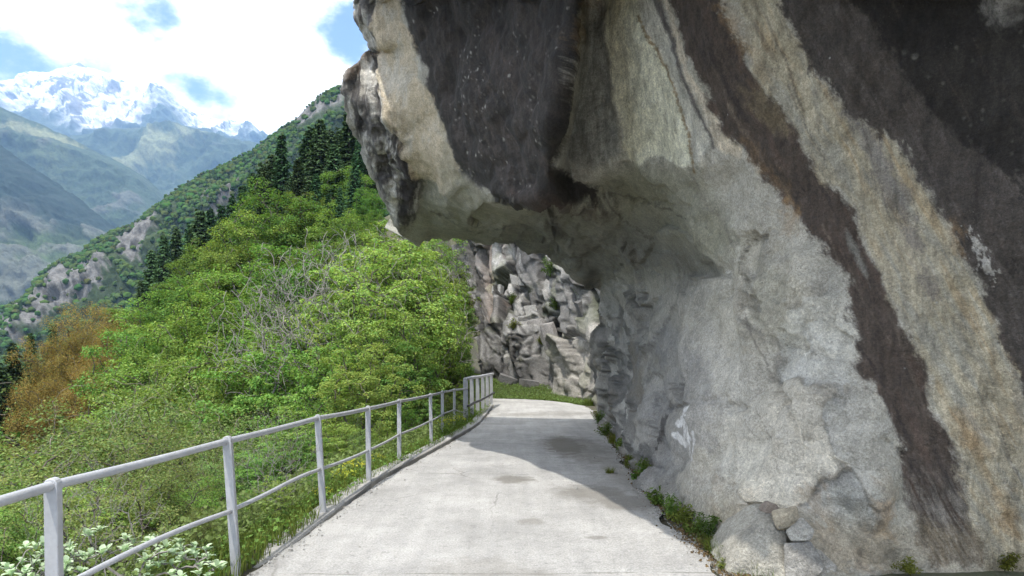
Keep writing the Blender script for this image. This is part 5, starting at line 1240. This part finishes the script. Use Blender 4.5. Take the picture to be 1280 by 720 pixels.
WEEDS = [('grass', 736, 505, 1.5, 'pale grass tuft at the far end of the rock foot'), ('grass', 728, 498, 1.6, 'tall dry grass tuft where the path bends out of sight'), ('leafy', 748, 528, 1.3, 'leafy weed at the rock foot just beyond the shade edge'), ('leafy', 757, 545, 1.2, 'dark leafy weed in the shaded gutter farthest from the camera'),
         ('grass', 768, 556, 1.0, 'shaded grass tuft in the gutter below the dark wall'), ('leafy', 778, 572, 1.15, 'leafy weed against the pale grey rock foot in the shade'), ('lime', 788, 584, 1.0, 'bright leafy weed in the gutter above the low plant on the path'), ('grass', 762, 590, .45, 'small low grass plant growing out on the shaded path'),
         ('big', 800, 606, .9, 'broad leaved weed at the notch in the rock foot'), ('leafy', 806, 596, 1.0, 'upright leafy weed touching the rock below the dark crevice'), ('big', 822, 632, .8, 'ivy like broad leaves creeping over the dark gutter edge'), ('leafy', 838, 645, .9, 'dense dark green weed below the white scrawl'),
         ('lime', 858, 655, .95, 'yellow green mossy weed cushion at the rock foot'), ('big', 866, 668, .6, 'pale rosette weed on the path edge below the yellow green cushion'), ('leafy', 884, 672, .8, 'brownish green weed left of the boulder'), ('grass', 892, 690, .6, 'thin grass tuft at the path edge left of the boulder'),
         ('grass', 912, 702, .7, 'sunlit grass tuft in front of the boulder'), ('big', 930, 706, .75, 'upright broad leaved dock plant in front of the boulder'), ('lime', 905, 712, .5, 'low bright weed by the path edge in the near right corner'), ('grass', 945, 716, .6, 'grass tuft under the stones beside the boulder'),
         ('lime', 1136, 716, .6, 'small green weed at the wall foot below the brown streak'), ('lime', 1256, 711, .7, 'small green weed at the wall foot in the bottom right corner')]
for k, (kd, px, py, sc, lab) in enumerate(WEEDS):
    Y = np.interp(0, [0], [0])
    Y = EYE*F/(py-HOR)
    if Y > 10: Y = (EYE+.12)*F/(py-HOR)
    p = W(px, py, Y); gz = float(ground_z(np.array([p[0]]), np.array([Y]))[0])+.02
    o = link('weed', WM[kd][k % 2]); o.location = (p[0], Y, max(gz, p[2]-.04)); o.rotation_euler = (0, 0, k*1.7); o.scale = (sc, sc, sc); tag(o, lab, 'weed', 'weeds along the rock foot')

def scatter(name, pts, kind_fn, mat, seed, label=None):
    V, q, cc_ = kind_fn(pts, np.random.default_rng(seed))
    o = link(name, mesh_data(name, V, [q], mat, False, cc_)); o['kind'] = 'stuff'; return o
def blades(pts, rng, hmin=.08, hmax=.28):
    n = len(pts); a = rng.uniform(0, 6.283, n); L_ = rng.uniform(hmin, hmax, n); lean = rng.uniform(.05, .7, n); wv = L_*.016+.0015
    d = np.stack([np.cos(a), np.sin(a), 0*a], 1); sd_ = np.stack([-np.sin(a), np.cos(a), 0*a], 1); V = []
    for t in (0, .5, 1):
        c0 = pts+np.array([0, 0, 1])*(L_*t*(1-.25*t*lean))[:, None]+d*(L_*lean*t*t)[:, None]
        ww = (wv*(1-.9*t))[:, None]; V += [c0-sd_*ww, c0+sd_*ww]
    V = np.stack(V, 1).reshape(-1, 3); b = np.arange(n)[:, None]*6
    q = np.concatenate([b+np.array([[0, 1, 3, 2]]), b+np.array([[2, 3, 5, 4]])])
    sh_ = rng.uniform(.55, 1.4, (n, 1))*np.array([[1.05, 1, .85]]); sh_[:, 0] *= 1+.25*rng.random(n)
    return V, q, np.repeat(sh_, 6, 0)
def leafbits(pts, rng, l0=.03, l1=.07, hh=.25):
    n = len(pts); c0 = pts+np.stack([0*pts[:, 0], 0*pts[:, 0], hh*rng.random(n)**1.5], 1)
    nn_ = np.array([-.2, -.2, .9])+rng.normal(size=(n, 3))*.5
    sh_ = rng.uniform(.55, 1.4, (n, 1))*np.ones((1, 3))
    return leaf_quads(c0, nn_, rng.uniform(l0, l1, n), rng, 1.3, sh_)
rng = np.random.default_rng(31)
def strip(n, y0, y1, s0, s1, pw=1.):
    Yv = y0+(y1-y0)*rng.random(n)**1.6; s_ = s0+(s1-s0)*rng.random(n)**pw; x = xl(Yv)-s_
    cl_ = fbm(np.stack([x*1.5, Yv*1.5, 0*x], 1), 3, 95); keep = cl_ > -.25
    x, Yv = x[keep], Yv[keep]; return np.stack([x, Yv, ground_z(x, Yv)], 1)
scatter('verge_grass', strip(26000, 2.0, 26, .10, 1.0), lambda p, r: blades(p, r, .06, .24), M_grass, 1)
scatter('slope_undergrowth', strip(110000, 1.5, 34, .35, 6, 1.3), lambda p, r: leafbits(p, r, .025, .055, .45), M_olive, 2)
scatter('verge_herbs', strip(16000, 3.0, 26, .14, .9, .9), lambda p, r: leafbits(p, r, .02, .055, .16), M_lime, 3)
n = 36000; Yv = rng.uniform(24.5, 32.2, n); x = rng.uniform(-2.6, 3.4, n); kp_ = (x > xr(Yv)+.04) | (Yv > 28.75); x, Yv = x[kp_], Yv[kp_]
scatter('bank_herbs', np.stack([x, Yv, ground_z(x, Yv)], 1), lambda p, r: leafbits(p, r, .03, .07, .12), M_olive, 14)
scatter('bank_grass', np.stack([x, Yv, ground_z(x, Yv)], 1), lambda p, r: blades(p, r, .08, .2), M_grass, 4)
n = 5200; Yv = 4.6+17*rng.random(n)**1.3; x = xr(Yv)+rng.normal(size=n)*.07+.10
scatter('gutter_litter', np.stack([x, Yv, path_z(Yv)+.012], 1), lambda p, r: leafbits(p, r, .012, .035, .012), leaf_mat('dead_leaf', (.11, .075, .04), .05), 5)
n = 3500; Yv = 4.4+17*rng.random(n)**1.3; x = xr(Yv)+np.abs(rng.normal(size=n))*.12+.05
scatter('gutter_grass', np.stack([x, Yv, ground_z(x, Yv)], 1), lambda p, r: blades(p, r, .03, .14), M_grass, 6)
def gravel(pts, rng):
    n = len(pts); base_ = np.array([[1, 0, 0], [-.5, .87, 0], [-.5, -.87, 0], [0, 0, .8], [0, 0, -.4]]); sz = .004+.014*rng.random(n)**2.5
    V = pts[:, None]+base_[None]*(sz[:, None]*rng.uniform(.6, 1.3, (n, 5)))[..., None]
    a = rng.uniform(0, 6.283, n); d = V-pts[:, None]; ca, sa = np.cos(a)[:, None], np.sin(a)[:, None]
    V = pts[:, None]+np.stack([d[..., 0]*ca-d[..., 1]*sa, d[..., 0]*sa+d[..., 1]*ca, d[..., 2]], -1)
    f = np.array([[0, 1, 3], [1, 2, 3], [2, 0, 3], [1, 0, 4], [2, 1, 4], [0, 2, 4]]); q = (np.arange(n)[:, None, None]*5+f[None]).reshape(-1, 3)
    return V.reshape(-1, 3), q, np.repeat(rng.uniform(.2, .45, (n, 1))*np.array([[1.03, 1, .92]]), 5, 0)
n = 3600; Yv = 4.2+18*rng.random(n)**1.4; x = np.where(rng.random(n) < .8, xr(Yv)-np.abs(rng.normal(size=n))*.11+.12, xl(Yv)+np.abs(rng.normal(size=n))*.07)
scatter('gravel', np.stack([x, Yv, path_z(Yv)+.006], 1), gravel, M_cliff, 7)
n = 110; Yv = 4.2+12*rng.random(n)**1.4; x = xl(Yv)+(xr(Yv)-xl(Yv))*rng.random(n)
scatter('path_grit', np.stack([x, Yv, path_z(Yv)+.008], 1), gravel, M_cliff, 8)
# yellow flowering plants on the verge
def flower_plant(seed):
    V, q, c_ = weed_mesh(seed, 'leafy', 260, .30, .20); fol = mesh_data('foliage', V, [q], M_green, False, c_)
    r = np.random.default_rng(seed); n = 34; a = r.uniform(0, 6.28, n); rr = .2*r.random(n)**.5; cen = np.stack([np.cos(a)*rr, np.sin(a)*rr, .34-.5*rr+r.random(n)*.06], 1)
    V, q, c_ = leaf_quads(np.repeat(cen, 4, 0)+r.normal(size=(n*4, 3))*.008, np.array([0, 0, 1.])+r.normal(size=(n*4, 3))*.5, .026, r, 1.6); return fol, mesh_data('flowers', V, [q], M_flower, False, c_)
FP = [flower_plant(401), flower_plant(402)]
for k, (px, py, sc, lab) in enumerate([(428, 622, .8, 'yellow flowering plant on the verge between the third and fourth railing posts'), (447, 612, .9, 'yellow flowering plant at the foot of the fourth railing post'), (470, 588, .7, 'small yellow flowering plant just past the fourth railing post'), (555, 546, 1.3, 'bright yellow green flowering clump near the far end of the tube railing'), (412, 640, .6, 'low yellow flowering plant beside the third railing post'), (572, 536, 1.1, 'yellow flowering clump below the first post of the taller railing')]):
    Y = (EYE+.1)*F/(py-HOR); p = W(px, py, Y); x_ = min(p[0], float(xl(Y))-.32)
    o = empty('flowering_plant', (x_, Y, float(ground_z(np.array([x_]), np.array([Y]))[0])), k); o.scale = (sc, sc, sc)
    link('foliage', FP[k % 2][0], o); link('flowers', FP[k % 2][1], o)['kind'] = 'stuff'; tag(o, lab, 'flowering plant', 'yellow flowering plants')
# shrubs rooted in the cliff ledges
for k, (px, py, Y, sc, lab) in enumerate([(690, 345, 29.0, 1.0, 'green shrub growing on a ledge high on the sunlit cliff'), (715, 366, 26.5, .9, 'small leafy shrub hanging at the arch edge on the cliff'), (640, 410, 30.3, .8, 'dry yellowish tuft in a crack of the cliff'), (668, 432, 29.6, .7, 'yellow green tuft low in the cliff face'), (683, 385, 29.3, .8, 'leafy tuft on the cliff under the rock roof'), (630, 372, 31.2, .7, 'small green tuft in the left part of the cliff')]):
    i = min(int((py-180)/1.5), Hc-1); j = int((px-500)/1.5)
    o = link('cliff_shrub', WM['lime' if k in (2, 3) else 'leafy'][k % 2]); o.location = Pc2[i, j]+nc[i, j]*.05; s_ = sc*2.6; o.scale = (s_, s_, s_*1.2); tag(o, lab, 'shrub')

# ------------------------------------------------------------------ the air of the valley
bm = bmesh.new(); bmesh.ops.create_cube(bm, size=1)
me = bpy.data.meshes.new('haze'); bm.to_mesh(me); bm.free()
hz = link('haze', me); hz.scale = (16600, 16600, 3200); hz.location = (0, 1000, 2850-1600); hz['kind'] = 'stuff'
m, N_, L_, o_ = new_mat('valley_air')
pv = N_.new('ShaderNodeVolumePrincipled'); pv.inputs['Color'].default_value = (.33, .57, 1.0, 1); pv.inputs['Density'].default_value = 1.05e-4; pv.inputs['Anisotropy'].default_value = .1
L_.new(pv.outputs[0], o_.inputs['Volume']); me.materials.append(m)

# ------------------------------------------------------------------ labels that single out one tree or bush by what stands next to it
MARKS = [(400, 170, 'the tall spruce stand'), (455, 235, "the overhang's left edge"), (425, 335, 'the leafless trees'), (95, 420, 'the copper brown trees'), (235, 300, 'the spur line spruces'), (66, 600, 'the nearest railing post'), (290, 560, 'the second railing post'), (397, 530, 'the third railing post'),
         (460, 515, 'the fourth railing post'), (499, 505, 'the fifth railing post'), (598, 480, 'the taller railing'), (150, 660, 'the big silvery bush'), (100, 365, 'the bare crag'), (605, 390, 'the sunlit cliff'), (515, 305, 'the rock roof tip'), (20, 430, 'the left edge spruces'), (330, 240, 'the crown of the wood')]
by = {}
for r in REG: by.setdefault(r[0]['label'], []).append(r)
ORD = ['first', 'second', 'third', 'fourth', 'fifth', 'sixth', 'seventh', 'eighth', 'ninth', 'tenth']
for lab, rs in by.items():
    if len(rs) < 2: continue
    short = lab
    for cut in (' in the ', ' standing ', ' behind ', ' coming ', ' leaning ', ' with ', ' on the ', ' among ', ' hard ', ' just ', ' poking '): short = short.split(cut)[0]
    sub = {}
    for r in rs:
        o, px, py, Y = r
        mk = min(MARKS, key=lambda q: (q[0]-px)**2+(q[1]-py)**2); dx, dy = px-mk[0], py-mk[1]; d = math.hypot(dx, dy)
        rel = ('right of' if dx > 0 else 'left of') if abs(dx) > abs(dy) else ('below' if dy > 0 else 'above')
        far = 'close' if d < 38 else ('a little' if d < 85 else 'well')
        sub.setdefault(f'{far} {rel} {mk[2]}', []).append(r)
    for ph, q in sub.items():
        q.sort(key=lambda r: r[3])
        pre = [''] if len(q) == 1 else (['nearer ', 'farther '] if len(q) == 2 else [k+' ' for k in ORD])  # counted from the camera
        for i, r in enumerate(q): r[0]['label'] = f'{pre[min(i, len(pre)-1)]}{short} with its top {ph}'
